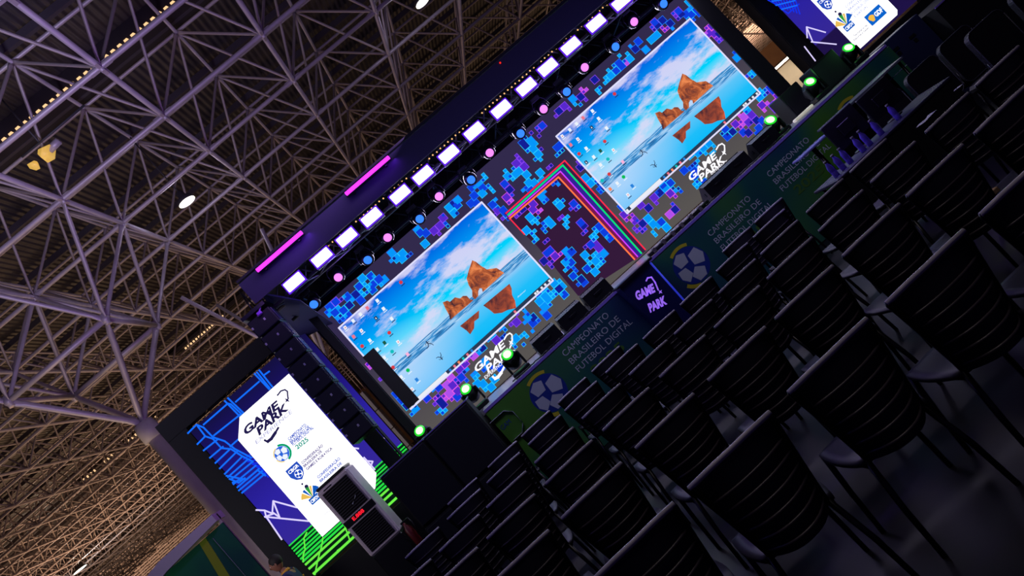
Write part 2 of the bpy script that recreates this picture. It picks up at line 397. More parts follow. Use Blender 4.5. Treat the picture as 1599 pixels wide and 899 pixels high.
# bright tube lights and beige kiosk in the far hall, right of the stage
m_kiosk = mat('beige_kiosk_wall', (190, 172, 150), rough=0.8, noise=0.1, nscale=1.5)
m_tl = glow('fluorescent_tube', (255, 246, 225), 3.0)
A = W(1203, 114, 30); B = W(1252, 72, 30)
k = thing('hall_kiosk', 'beige walled kiosk lit from above in the hall right of the stage', 'kiosk', ((A.x+B.x)/2+1, 30.4, 0)); o = ((A.x+B.x)/2+1, 30.4, 0)
zt = A.z-.08
MB(o).box(((A.x+B.x)/2+1.0, 31.5, zt/2), (4.2, .12, zt)).box((A.x-.1, 31, zt/2), (.12, 1.1, zt)).build('wall_panel', m_kiosk, k)
for x in (A.x+.05, B.x+.9): MB(o).box((x, 30.3, zt/2), (.10, .10, zt)).build('post', m_col, k)
MB(o).box(((A.x+B.x)/2+1.0, 31.42, .95), (3.2, .05, .5)).build('poster', mat('grey_green_poster', (128, 140, 124), .7), k)
for q in range(3):
    x0 = A.x+(B.x-A.x)*(q*.52); x1 = A.x+(B.x-A.x)*(q*.52+.49)
    tb = thing('tube_light', f'bright warm white tube light on the hall kiosk, {ORD[q]} from the left', 'lamp', ((x0+x1)/2, 30.25, A.z), group='tube lights on the hall kiosk')
    o2 = ((x0+x1)/2, 30.25, A.z)
    MB(o2).box(((x0+x1)/2, 30.25, A.z+.07), (x1-x0, .12, .05)).build('fitting', m_lampbody, tb)
    MB(o2).tube([(x0, 30.25, A.z), (x1, 30.25, A.z)], .055, 10).build('tube', m_tl, tb)
area('kiosk_light', ((A.x+B.x)/2+.5, 30.2, A.z-.1), ((A.x+B.x)/2+.5, 31.2, 0.4), 2.2, 40, (1, .88, .7), .1)

# ------------------------------------------------------------------ green booth on the far left
m_green = bpy.data.materials.new('green_printed_cloth'); m_green.use_nodes = True; nt = m_green.node_tree; b = nt.nodes['Principled BSDF']; b.inputs['Roughness'].default_value = .8
tc = nt.nodes.new('ShaderNodeTexCoord'); nz = nt.nodes.new('ShaderNodeTexNoise'); nz.inputs['Scale'].default_value = .8; rp = nt.nodes.new('ShaderNodeValToRGB')
for e, (p_, c) in zip((rp.color_ramp.elements[0], rp.color_ramp.elements[1]), ((.35, (10, 84, 76)), (.7, (26, 140, 74)))): e.position = p_; e.color = (*lin(c), 1)
nt.links.new(tc.outputs['Object'], nz.inputs['Vector']); nt.links.new(nz.outputs['Fac'], rp.inputs[0]); nt.links.new(rp.outputs[0], b.inputs['Base Color'])
m_lime = mat('lime_stripe', (150, 176, 40), .8); m_whitecloth = mat('white_canvas', (196, 200, 206), .7)
YB = 15.0
c = W(336, 803, YB); bl = W(218, 899, YB)
bo = (c.x-2.2, YB, 0)
bt = thing('green_booth', 'green cloth booth with a white roof edge in front of the white column', 'booth', bo)
MB(bo).box((c.x-2.5, YB+.03, c.z/2-.1), (5.0, .05, c.z-.2)).build('cloth_front', m_green, bt)
MB(bo).prism([(c.x, YB-.15, c.z+.03), (c.x-1.25, YB-.15, c.z+.03), (c.x-2.5, YB-.15, c.z-.18), (c.x-5, YB-.15, c.z-.18), (c.x-5, YB-.15, c.z-.42), (c.x-2.5, YB-.15, c.z-.42), (c.x-1.25, YB-.15, c.z-.2), (c.x, YB-.15, c.z-.12)], (0, .5, 0)).build('roof_edge', m_whitecloth, bt)
MB(bo).prism([(c.x-.55, YB-.01, c.z-.2), (c.x-.40, YB-.01, c.z-.2), (c.x-.78, YB-.01, .1), (c.x-1.0, YB-.01, .1)], (0, .012, 0)).build('lime_stripe', m_lime, bt)
m_line = mat('pale_outline_print', (120, 150, 150), .7)
mb = MB(bo)
for dx, dz, sz in ((-1.05, -.95, .2), (-.88, -1.08, .16)):
    cc = Vector((c.x+dx, YB-.012, c.z+dz)); q = [cc+Vector((math.cos(a)*sz, 0, math.sin(a)*sz)) for a in (.4, 1.97, 3.54, 5.11, .4)]
    mb.tube(q, .012, 4)
mb.build('outline_squares', m_line, bt)
for x in (c.x-.03, c.x-4.9): MB(bo).box((x, YB+.08, c.z/2), (.06, .06, c.z)).build('post', m_col, bt)
MB(bo).tube([(c.x-.3, YB-.02, c.z-.3), (c.x-.3, YB-.02, .1)], .008, 4).build('seam', m_line, bt)

# ================================================================== THE STAGE
YF, YW, ZD = 9.5, 12.0, 1.30          # front edge, big screen plane, deck height
m_deck = mat('stage_deck_vinyl', (150, 146, 152), rough=0.3, noise=0.08, nscale=2)
m_black = mat('black_scrim', (7, 7, 12), rough=0.75)
m_blk = mat('black_plastic', (16, 16, 20), rough=0.38)
m_blkmetal = mat('black_metal', (20, 20, 26), rough=0.35, metal=0.4)
m_trim = mat('violet_lit_trim', (150, 120, 230), rough=0.25)  # violet stage light on the edges is put into this colour
XS0, XS1 = -0.405, 6.55
so = ((XS0+XS1)/2, YF, 0)
st = thing('stage', 'low black stage with a glossy grey deck and green printed front', 'stage', so)
MB(so).prism([(XS0, YF, ZD-.08), (XS1, YF, ZD-.08), (XS1, 12.6, ZD-.08), (XS0, 12.6, ZD-.08)], (0, 0, .08)).build('deck', m_deck, st)
MB(so).prism([(XS0, YF, 0), (XS1, YF, 0), (XS1, 12.55, 0), (XS0, 12.55, 0)], (0, 0, ZD-.08)).build('base', m_black, st)
MB(so).box(((XS0+XS1)/2, YF-.012, ZD-.018), (XS1-XS0, .02, .034)).build('edge_trim', m_trim, st)
lp = thing('side_platform', 'dark platform behind the subwoofers carrying the far left moving head', 'platform', (-.9, 10.2, 0))
MB((-.9, 10.2, 0)).box((-.905, 11.16, ZD-.04), (.95, 2.02, .08)).build('deck', m_deck, lp)
MB((-.9, 10.2, 0)).box((-.905, 11.16, (ZD-.08)/2), (.93, 2.0, ZD-.08)).build('cloth_skirt', m_black, lp)
# printed front cloth: green blooming out of navy
m_front = bpy.data.materials.new('green_navy_print'); m_front.use_nodes = True; nt = m_front.node_tree; b = nt.nodes['Principled BSDF']; b.inputs['Roughness'].default_value = .6
tc = nt.nodes.new('ShaderNodeTexCoord'); mp = nt.nodes.new('ShaderNodeMapping'); mp.inputs['Scale'].default_value = (.55, 1, .35)
nz = nt.nodes.new('ShaderNodeTexNoise'); nz.inputs['Scale'].default_value = 1.5; nz.inputs['Detail'].default_value = 1.5; rp = nt.nodes.new('ShaderNodeValToRGB')
e = rp.color_ramp.elements; e[0].position = .38; e[0].color = (*lin((14, 48, 96)), 1); e[1].position = .66; e[1].color = (*lin((70, 128, 36)), 1); q = e.new(.5); q.color = (*lin((14, 88, 84)), 1)
nt.links.new(tc.outputs['Object'], mp.inputs[0]); nt.links.new(mp.outputs[0], nz.inputs['Vector']); nt.links.new(nz.outputs['Fac'], rp.inputs[0]); nt.links.new(rp.outputs[0], b.inputs['Base Color'])
fr = MB(so).box(((XS0+XS1)/2, YF-.03, ZD/2-.02), (XS1-XS0, .03, ZD-.06)).build('front_print', m_front, st)
YP = YF-.046
m_white = mat('white_print', (196, 200, 214), .6); m_gprint = mat('lime_print', (74, 118, 40), .6); m_bprint = mat('blue_print', (24, 50, 150), .5); m_yprint = mat('yellow_print', (214, 196, 40), .6)
def front_text(x0, z0, k=1.0, cut=99):
    for n, s_ in enumerate(('CAMPEONATO', 'BRASILEIRO DE', 'FUTEBOL DIGITAL')):
        wd = (.74, .81, .90)[n]*k
        text(s_, (x0, YP, z0-n*.125*k), (x0+wd, YP, z0-n*.125*k), .078*k, m_white, 'lettering', fr, so)
    text('2025', (x0+.12*k, YP, z0-.42*k), (x0+.62*k, YP, z0-.42*k), .12*k, m_gprint, 'lettering', fr, so, bold=.02)
def soccer(cx_, cz_, r, Y, par, org, mw, mb_, glowing=False, rim=None, name='ball_emblem'):
    """flat football emblem: blue disc with white panels"""
    q = MB(org)
    disc = lambda x, z, rr, y, mi, n=36: q.poly([(x+rr*math.cos(2*math.pi*k/n), y, z+rr*math.sin(2*math.pi*k/n)) for k in range(n)], mi)
    if rim is not None:
        for a0, a1, mi, r0, r1 in rim:
            n = 20; pts = [(cx_+r1*r*math.cos(math.radians(a0+(a1-a0)*k/n)), Y-.0006, cz_+r1*r*math.sin(math.radians(a0+(a1-a0)*k/n))) for k in range(n+1)]
            pts += [(cx_+r0*r*math.cos(math.radians(a1+(a0-a1)*k/n))*(1), Y-.0006, cz_+r0*r*math.sin(math.radians(a1+(a0-a1)*k/n))) for k in range(n+1)]
            for k in range(n): q.poly([pts[k], pts[k+1], pts[2*n-k], pts[2*n+1-k]], mi)
    disc(cx_, cz_, r, Y, 0)
    for px_, pz_, rr, sd, rt in ((-.30, .58, .46, 5, 20), (.56, .16, .50, 5, -4), (-.62, -.22, .42, 5, 50), (.06, -.64, .46, 5, 18)):
        pts = []
        for k in range(5):
            a = math.radians(rt+72*k); x = px_+rr*math.cos(a); z = pz_+rr*math.sin(a); l = math.hypot(x, z)
            if l > .95: x *= .95/l; z *= .95/l
            pts.append((cx_+x*r, Y-.002, cz_+z*r))
        q.poly(pts, 1)
    mats_ = [mb_, mw]+([] if rim is None else [m_yprint, m_gprint] if not glowing else [glow('gold_arc', (240, 200, 60)), glow('green_arc', (0, 160, 110))])
    return q.build(name, mats_, par)
front_text(.77, 1.115); soccer(.33, .93, .235, YP, fr, so, m_white, m_bprint, rim=((60, 120, 2, 1.03, 1.2), (215, 255, 2, 1.05, 1.25)))
front_text(3.12, .995, .96); soccer(2.70, .90, .235, YP, fr, so, m_white, m_bprint, rim=((60, 120, 2, 1.03, 1.2), (215, 255, 2, 1.05, 1.25)))
front_text(4.2, 1.04, .96); soccer(5.6, .85, .235, YP, fr, so, m_white, m_bprint, rim=((60, 120, 2, 1.03, 1.2),))
# rounded bracket shaped mark at the left end of the print
q = MB(so); o_ = W(783, 665, YF).x+.06; zc_ = 1.0
pts = [(-.14, .14), (.08, .14), (.16, .06), (.16, -.12), (.08, -.2), (-.06, -.2)]
for a, b_ in zip(pts[:-1], pts[1:]): q.tube([(o_+a[0], YP, zc_+a[1]), (o_+b_[0], YP, zc_+b_[1])], .042, 8, sq=(1, .05))
q.build('white_bracket_mark', m_white, fr)
text('GAM', (o_-.08, YP, zc_-.03), (o_+.06, YP, zc_-.03), .06, m_bprint, 'lettering', fr, so)

# black subwoofer block in front of the stage's left end
bo = (-1.13, 9.2, 0)
sb = thing('subwoofer_stack', 'large black subwoofer block in front of the left end of the stage', 'speaker', bo)
m_navyblk = mat('black_grille_cloth', (13, 13, 24), rough=.7)
for r_, z0 in ((0, 0), (1, .775)):
    for c_ in (0, 1):
        x = -1.13+(-.335, .335)[c_]
        cab = MB(bo).bbox((x, 9.62, z0+.385), (.665, .84, .765), .015).build('cabinet', m_black, sb)
        MB(bo).bbox((x, 9.19, z0+.385), (.63, .02, .72), .008).build('grille', m_navyblk, cab)
MB(bo).box((-1.13, 9.205, 1.545), (1.34, .02, .012)).box((-.455, 9.6, 1.545), (.012, .8, .012)).build('edge_trim', m_trim, sb)

# ------------------------------------------------------------------ the big LED screen
zb, zt_ = 1.314, 4.03
xa, xb_ = -1.42, 6.42
lo = ((xa+xb_)/2, YW, zb)
led = thing('led_wall', 'large LED wall showing blue and violet pixel clusters and a neon roof line', 'LED screen', lo)
MB(lo).box((lo[0], YW+.09, (zb+zt_)/2), (xb_-xa, .14, zt_-zb)).build('cabinet', m_blkmetal, led)
m_ledbg = bpy.data.materials.new('led_wall_picture'); m_ledbg.use_nodes = True; nt = m_ledbg.node_tree; nt.nodes.clear()
em = nt.nodes.new('ShaderNodeEmission'); ou = nt.nodes.new('ShaderNodeOutputMaterial'); tc = nt.nodes.new('ShaderNodeTexCoord'); sp = nt.nodes.new('ShaderNodeSeparateXYZ')
mr = nt.nodes.new('ShaderNodeMapRange'); mr.inputs['From Min'].default_value = .1; mr.inputs['From Max'].default_value = 2.0; rp = nt.nodes.new('ShaderNodeValToRGB')
rp.color_ramp.elements[0].color = (*lin((88, 84, 82)), 1); rp.color_ramp.elements[1].color = (*lin((50, 42, 76)), 1)
ck = nt.nodes.new('ShaderNodeTexNoise'); ck.inputs['Scale'].default_value = 1.2
nt.links.new(tc.outputs['Object'], sp.inputs[0]); nt.links.new(sp.outputs['Z'], mr.inputs['Value']); nt.links.new(mr.outputs[0], rp.inputs[0]); nt.links.new(rp.outputs[0], em.inputs[0]); nt.links.new(em.outputs[0], ou.inputs[0])
MB(lo).box((lo[0], YW+.012, (zb+zt_)/2), (xb_-xa, .015, zt_-zb)).build('picture_background', m_ledbg, led)
L0 = YW+.004     # picture layers sit one after another in front of this
# plum field under the neon roof line
def wp(pts, Y, dy=0.0): return [W(px, py, Y)+Vector((0, dy, 0)) for px, py in pts]
MB(lo).poly([Vector((p.x, p.y, max(p.z, zb+.002))) for p in wp([(796, 341), (872, 276.5), (991, 405), (903, 462), (893, 450), (837, 382), (819, 366)], YW, .003)]).build('plum_field', glow('plum_picture', (52, 26, 58)), led)
# pixel clusters (photo centres, radius, tone): cyan c, blue b, violet v, pink p
random.seed(7)
clusters = [(515, 492, 9, 'b'), (522, 484, 6, 'v'), (540, 495, 16, 'b'), (552, 468, 18, 'b'), (573, 450, 20, 'c'), (592, 445, 9, 'b'), (533, 471, 6, 'v'), (572, 452, 9, 'c'),
 (610, 408, 8, 'b'), (622, 406, 12, 'c'), (636, 402, 8, 'b'), (657, 368, 9, 'b'), (661, 384, 8, 'c'), (690, 342, 9, 'v'), (710, 328, 13, 'b'), (706, 335, 8, 'c'), (686, 365, 9, 'v'), (700, 356, 7, 'b'),
 (744, 306, 12, 'b'), (756, 280, 7, 'c'), (763, 306, 16, 'c'), (771, 325, 9, 'b'), (741, 322, 8, 'b'), (778, 340, 9, 'v'), (794, 306, 9, 'v'), (790, 292, 5, 'v'), (795, 313, 6, 'p'), (788, 340, 8, 'b'),
 (800, 275, 16, 'c'), (812, 267, 8, 'v'), (833, 285, 18, 'c'), (822, 275, 8, 'b'), (819, 225, 14, 'b'), (833, 213, 14, 'v'), (830, 232, 12, 'c'), (842, 250, 9, 'c'), (838, 236, 8, 'v'), (823, 300, 9, 'b'), (842, 205, 9, 'v'), (810, 252, 5, 'v'), (857, 263, 8, 'v'),
 (848, 312, 9, 'b'), (838, 330, 10, 'p'), (837, 350, 18, 'c'), (810, 340, 7, 'v'), (850, 358, 10, 'b'), (833, 372, 14, 'c'), (857, 352, 8, 'c'), (875, 320, 12, 'c'), (891, 327, 8, 'v'), (897, 332, 8, 'b'), (884, 355, 12, 'c'), (872, 345, 6, 'v'), (867, 289, 7, 'b'),
 (909, 362, 8, 'v'), (930, 365, 10, 'b'), (925, 377, 9, 'c'), (938, 358, 6, 'p'), (948, 372, 7, 'b'), (950, 381, 6, 'b'), (920, 388, 6, 'v'), (853, 383, 5, 'v'), (888, 398, 11, 'b'), (872, 405, 8, 'p'), (855, 402, 5, 'v'), (882, 420, 14, 'b'), (898, 430, 10, 'b'), (924, 418, 20, 'c'), (936, 408, 12, 'b'), (907, 450, 7, 'b'), (857, 418, 8, 'v'), (932, 392, 7, 'v'),
 (870, 240, 14, 'b'), (902, 238, 9, 'v'), (905, 263, 8, 'v'), (915, 280, 8, 'c'), (925, 290, 8, 'c'), (935, 300, 8, 'b'), (975, 330, 9, 'b'), (980, 345, 14, 'p'), (995, 358, 12, 'v'), (1012, 350, 9, 'b'), (1002, 362, 8, 'v'), (1030, 362, 14, 'c'), (1050, 342, 9, 'p'), (1052, 330, 8, 'v'), (1020, 315, 9, 'v'), (1028, 310, 8, 'b'), (1050, 312, 9, 'p'), (1040, 295, 14, 'b'), (1060, 300, 8, 'b'), (1030, 290, 8, 'b'), (1000, 327, 5, 'v'), (1012, 333, 4, 'v'),
 (895, 160, 6, 'b'), (884, 172, 5, 'v'), (908, 158, 8, 'v'), (902, 165, 10, 'c'), (911, 148, 7, 'p'), (866, 182, 7, 'v'), (925, 130, 5, 'v'), (937, 146, 8, 'c'), (950, 125, 14, 'c'), (962, 112, 14, 'b'), (975, 95, 14, 'c'), (990, 80, 9, 'b'), (994, 70, 7, 'b'), (975, 105, 6, 'p'), (955, 118, 7, 'b'), (1008, 82, 8, 'b'), (1019, 65, 10, 'c'), (1020, 48, 6, 'v'), (1030, 42, 9, 'b'), (1038, 50, 8, 'p'), (1048, 46, 8, 'b'), (1056, 26, 8, 'v'), (1076, 25, 14, 'b'), (1083, 12, 12, 'c'), (1065, 30, 9, 'b'), (1090, 22, 8, 'b'),
 (1110, 55, 12, 'p'), (1120, 60, 12, 'v'), (1130, 65, 8, 'p'), (1150, 90, 7, 'b'), (1152, 94, 6, 'b'), (1175, 118, 8, 'c'), (1168, 122, 5, 'v'), (1188, 150, 12, 'c'), (1202, 146, 5, 'v'), (1214, 160, 10, 'p'), (1213, 172, 9, 'v'), (1196, 172, 10, 'p'), (1165, 175, 12, 'c'), (1155, 195, 16, 'p'), (1170, 192, 12, 'v'), (1140, 212, 12, 'b'), (1188, 196, 8, 'v'), (1130, 218, 7, 'b'), (1185, 212, 6, 'b'), (1164, 217, 10, 'v'), (1228, 190, 8, 'c'), (1108, 240, 12, 'c'), (1095, 250, 10, 'c'), (1080, 262, 13, 'b'), (1075, 275, 10, 'b'), (1092, 288, 12, 'c'), (1100, 225, 8, 'v'),
 (853, 470, 20, 'c'), (870, 455, 14, 'c'), (845, 488, 8, 'b'), (855, 500, 6, 'b'), (822, 495, 10, 'b'), (827, 512, 14, 'b'), (835, 505, 8, 'b'), (812, 535, 16, 'c'), (802, 511, 6, 'v'), (805, 490, 5, 'v'), (878, 462, 9, 'b'), (783, 520, 12, 'b'), (765, 530, 10, 'c'), (775, 538, 6, 'v'), (745, 550, 12, 'b'), (730, 565, 14, 'p'), (722, 578, 8, 'v'), (738, 560, 12, 'v'), (732, 590, 12, 'b'), (745, 598, 12, 'c'), (755, 608, 10, 'c'), (765, 605, 9, 'c'), (700, 615, 22, 'p'), (690, 628, 16, 'v'), (712, 598, 14, 'v'), (680, 630, 9, 'p'), (715, 622, 9, 'v'), (692, 645, 9, 'c'), (670, 615, 8, 'b'), (664, 627, 5, 'v'), (640, 645, 12, 'b'), (625, 630, 9, 'b'), (575, 572, 5, 'p'), (592, 597, 4, 'v'), (608, 618, 5, 'v'), (620, 628, 5, 'b'), (688, 647, 8, 'b'), (760, 575, 8, 'b'), (775, 580, 6, 'b'), (530, 500, 12, 'b'), (545, 512, 6, 'v')]
fills = [glow('pixel_blue', (14, 62, 222)), glow('pixel_deep_blue', (18, 30, 150)), glow('pixel_cyan', (6, 150, 250)), glow('pixel_violet', (88, 40, 205)), glow('pixel_pink', (176, 80, 236))]
lines_ = [glow('pixel_line_blue', (30, 120, 255)), glow('pixel_line_cyan', (40, 205, 255)), glow('pixel_line_violet', (140, 70, 245)), glow('pixel_line_pink', (232, 90, 232))]
mb = MB(lo); g = .060
done = set()
for px, py, r, tone in clusters:
    c = W(px, py, YW); R_ = r*YW/FPX*.80
    n = max(1, int(R_/g+.6))
    for _ in range(int(4+n*n*1.6)):
        a = random.uniform(0, 6.28); rr = R_*math.sqrt(random.random())
        gx = round((c.x+rr*math.cos(a))/g); gz = round((c.z+rr*math.sin(a))/g)
        if (gx, gz) in done: continue
        s_ = random.choice((1, 1, 1, 2, 2)); 
        for u in range(s_):
            for v_ in range(s_): done.add((gx+u, gz+v_))
        x, z = gx*g, gz*g; wd = g*s_*1.0
        if x < xa+.02 or x+wd > xb_ or z < zb or z+wd > zt_: continue
        f, l = {'c': (random.choice((2, 2, 2, 0)), 1), 'b': (random.choice((0, 0, 1, 2)), random.choice((0, 0, 1))), 'v': (random.choice((3, 1, 1, 3, 0)), 2), 'p': (random.choice((4, 3, 3)), 3)}[tone]
        y = L0-.002-.0006*random.random()
        mb.poly([(x, y, z), (x+wd, y, z), (x+wd, y, z+wd), (x, y, z+wd)], 5+l)
        e_ = .0075; y -= .0008
        mb.poly([(x+e_, y, z+e_), (x+wd-e_, y, z+e_), (x+wd-e_, y, z+wd-e_), (x+e_, y, z+wd-e_)], f)
mb.build('pixel_clusters', fills+lines_, led)
# neon roof line
def ribbon(mb, pts, wd, mi, y):
    P_ = [Vector((p.x, y, p.z)) for p in pts]
    for a, b_ in zip(P_[:-1], P_[1:]):
        d = (b_-a).normalized(); n = Vector((d.z, 0, -d.x))*wd/2; a2 = a-d*wd*.3; b2 = b_+d*wd*.3
        mb.poly([a2+n, b2+n, b2-n, a2-n], mi)
mb = MB(lo)
neon = [([(790, 333), (881.7, 250.8), (1016, 399)], 0, .022), ([(793, 335.5), (878.7, 258), (1003, 397)], 1, .026), ([(794.5, 338), (875, 267.5), (996, 401)], 2, .020), ([(796, 341), (872, 276.5), (991, 405)], 3, .024)]
glowband = [([(791, 334.5), (880, 254.5), (1010, 398)], 4, .07), ([(793.5, 336.7), (876.5, 262.5), (999.5, 399)], 5, .08), ([(795, 339.5), (873.5, 272), (993.5, 403)], 6, .07)]
def cut(P_):
    a, b_ = P_[-2], P_[-1]; zmin = zb+.035
    if b_.z < zmin: P_[-1] = a+(b_-a)*((a.z-zmin)/(a.z-b_.z))
    return P_
for k, (pp, mi, wd) in enumerate(glowband): ribbon(mb, cut([W(a, b_, YW) for a, b_ in pp]), wd, mi, L0-.005-.0004*k)
for pp, mi, wd in neon: ribbon(mb, cut([W(a, b_, YW) for a, b_ in pp]), wd, mi, L0-.0075)
ribbon(mb, [W(796, 341, YW), W(819, 366, YW)], .02, 0, L0-.007)
mb.build('neon_roof_line', [glow('neon_red', (255, 40, 70), 1.1), glow('neon_green', (0, 220, 120), 1.1), glow('neon_violet', (200, 60, 255), 1.2), glow('neon_orange', (255, 110, 60), 1.3),
         glow('neon_halo_teal', (60, 30, 70)), glow('neon_halo_blue', (50, 34, 150)), glow('neon_halo_plum', (120, 24, 80))], led)

# ------------------------------------------------------------------ the two desktop pictures
m_sky = bpy.data.materials.new('beach_sky_picture'); m_sky.use_nodes = True; nt = m_sky.node_tree; nt.nodes.clear()
N = nt.nodes.new; K = nt.links.new
em = N('ShaderNodeEmission'); ou = N('ShaderNodeOutputMaterial'); tc = N('ShaderNodeTexCoord'); sp = N('ShaderNodeSeparateXYZ'); K(tc.outputs['Generated'], sp.inputs[0])
# slanted height: lighter and pinker to the lower left, deep blue to the upper right
rp = N('ShaderNodeValToRGB'); el = rp.color_ramp.elements
el[0].position = .0; el[0].color = (*lin((0, 186, 250)), 1); el[1].position = 1.0; el[1].color = (*lin((0, 96, 224)), 1)
for p_, c in ((.14, (30, 190, 250)), (.27, (90, 196, 248)), (.36, (176, 206, 246)), (.44, (150, 216, 250)), (.55, (0, 212, 252)), (.76, (0, 158, 246))): q = el.new(p_); q.color = (*lin(c), 1)
K(sp.outputs['Z'], rp.inputs[0])
rp2 = N('ShaderNodeValToRGB'); e2 = rp2.color_ramp.elements; e2[0].position = .0; e2[0].color = (*lin((225, 215, 250)), 1); e2[1].position = .34; e2[1].color = (0, 0, 0, 1)
# clouds stretched along a rising diagonal
mp = N('ShaderNodeMapping'); mp.inputs['Rotation'].default_value = (0, math.radians(20), 0); mp.inputs['Scale'].default_value = (2.6, 1, 4.6)
nz = N('ShaderNodeTexNoise'); nz.inputs['Scale'].default_value = 1.25; nz.inputs['Detail'].default_value = 7; nz.inputs['Roughness'].default_value = .62; K(tc.outputs['Generated'], mp.inputs[0]); K(mp.outputs[0], nz.inputs['Vector'])
cr = N('ShaderNodeValToRGB'); cr.color_ramp.elements[0].position = .50; cr.color_ramp.elements[0].color = (0, 0, 0, 1); cr.color_ramp.elements[1].position = .62; cr.color_ramp.elements[1].color = (.85, .85, .85, 1)
K(nz.outputs['Fac'], cr.inputs[0])
gt = N('ShaderNodeMath'); gt.operation = 'GREATER_THAN'; gt.inputs[1].default_value = .40; K(sp.outputs['Z'], gt.inputs[0])
ml = N('ShaderNodeMath'); ml.operation = 'MULTIPLY'; K(cr.outputs[0], ml.inputs[0]); K(gt.outputs[0], ml.inputs[1])
mx = N('ShaderNodeMix'); mx.data_type = 'RGBA'; mx.inputs['B'].default_value = (*lin((222, 218, 246)), 1); K(ml.outputs[0], mx.inputs['Factor']); K(rp.outputs[0], mx.inputs['A'])
# whitish glow in the lower left corner of the picture
cmb = N('ShaderNodeVectorMath'); cmb.operation = 'DISTANCE'; cmb.inputs[1].default_value = (.08, .5, .26); K(tc.outputs['Generated'], cmb.inputs[0])
mr = N('ShaderNodeMapRange'); mr.inputs['From Min'].default_value = .05; mr.inputs['From Max'].default_value = .45; mr.inputs['To Min'].default_value = .5; mr.inputs['To Max'].default_value = 0
K(cmb.outputs['Value'], mr.inputs['Value'])
mx2 = N('ShaderNodeMix'); mx2.data_type = 'RGBA'; mx2.inputs['B'].default_value = (*lin((216, 226, 255)), 1); K(mr.outputs[0], mx2.inputs['Factor']); K(mx.outputs['Result'], mx2.inputs['A'])
K(mx2.outputs['Result'], em.inputs[0]); K(em.outputs[0], ou.inputs[0])
m_sea = bpy.data.materials.new('sea_band_picture'); m_sea.use_nodes = True; nt = m_sea.node_tree; nt.nodes.clear(); N = nt.nodes.new; K = nt.links.new
em = N('ShaderNodeEmission'); ou = N('ShaderNodeOutputMaterial'); tc = N('ShaderNodeTexCoord'); mp = N('ShaderNodeMapping'); mp.inputs['Scale'].default_value = (3, 1, 2.2)
nz = N('ShaderNodeTexNoise'); nz.inputs['Scale'].default_value = 4; nz.inputs['Detail'].default_value = 5; nz.inputs['Distortion'].default_value = .4; rp = N('ShaderNodeValToRGB'); el = rp.color_ramp.elements
el[0].position = .36; el[0].color = (*lin((40, 100, 160)), 1); el[1].position = .62; el[1].color = (*lin((176, 214, 246)), 1); q = el.new(.48); q.color = (*lin((60, 150, 215)), 1)
K(tc.outputs['Generated'], mp.inputs[0]); K(mp.outputs[0], nz.inputs['Vector']); K(nz.outputs['Fac'], rp.inputs[0]); K(rp.outputs[0], em.inputs[0]); K(em.outputs[0], ou.inputs[0])
def rockmat(name, a, b_, c, sc_):
    m = bpy.data.materials.new(name); m.use_nodes = True; nt = m.node_tree; nt.nodes.clear(); N = nt.nodes.new; K = nt.links.new
    em = N('ShaderNodeEmission'); ou = N('ShaderNodeOutputMaterial'); tc = N('ShaderNodeTexCoord'); nz = N('ShaderNodeTexNoise'); nz.inputs['Scale'].default_value = sc_; nz.inputs['Detail'].default_value = 6; nz.inputs['Roughness'].default_value = .7; nz.inputs['Distortion'].default_value = .7
    rp = N('ShaderNodeValToRGB'); el = rp.color_ramp.elements; el[0].position = .36; el[0].color = (*lin(a), 1); el[1].position = .66; el[1].color = (*lin(c), 1); q = el.new(.50); q.color = (*lin(b_), 1)
    K(tc.outputs['Object'], nz.inputs['Vector']); K(nz.outputs['Fac'], rp.inputs[0]); K(rp.outputs[0], em.inputs[0]); K(em.outputs[0], ou.inputs[0]); return m
m_rock = rockmat('rock_picture', (70, 40, 50), (176, 88, 52), (240, 140, 84), 6); m_rockd = rockmat('rock_reflection_picture', (84, 44, 50), (150, 70, 52), (206, 92, 60), 4)
PXL, PZT, PW, PH = -1.3087, 3.6222, 2.9435, 1.6625
PXR = 3.2254
def q3(px, py):
    """point of the right picture (photo pixel) -> fractions of that picture"""
    p = W(px, py, YW); return ((p.x-PXR)/PW, (p.z-(PZT-PH))/PH)
def Z3(a, b_): return q3(800+a/2.9975, b_/2.9967)
rock1 = [Z3(*p) for p in ((795, 345), (812, 352), (835, 370), (862, 386), (905, 380), (925, 392), (940, 402), (846, 486), (842, 470), (832, 468), (826, 480), (828, 502), (812, 518), (800, 505), (798, 478), (782, 455), (772, 425), (780, 392))]
rock2 = [Z3(*p) for p in ((668, 530), (688, 522), (700, 528), (722, 508), (745, 513), (758, 502), (775, 502), (790, 518), (805, 522), (703, 608), (699, 588), (680, 556))]
refl1 = [Z3(*p) for p in ((850, 545), (965, 450), (975, 470), (978, 500), (992, 525), (998, 558), (960, 566), (935, 578), (900, 582), (880, 565))]
refl2 = [Z3(*p) for p in ((748, 635), (832, 566), (832, 600), (812, 615), (812, 645), (795, 672), (778, 655))]
arch = [Z3(*p) for p in ((826, 502), (826, 482), (832, 470), (842, 472), (846, 486))]
def runner(sgn, c, s_):
    f = lambda pts: pts
    segs = [((0, .9), (0, .55), .16), ((0, .55), (-.35, .1), .12), ((-.35, .1), (-.75, .05), .09), ((0, .55), (.4, .25), .12), ((.4, .25), (.55, -.25), .09), ((0, .85), (.42, .72), .08), ((0, .85), (-.4, .8), .08), ((-.4, .8), (-.5, .55), .07)]
    return [((c[0]+a[0]*s_*PH/PW, c[1]+a[1]*s_*sgn), (c[0]+b_[0]*s_*PH/PW, c[1]+b_[1]*s_*sgn), w_*s_) for a, b_, w_ in segs], (c[0], c[1]+1.05*s_*sgn, .11*s_)
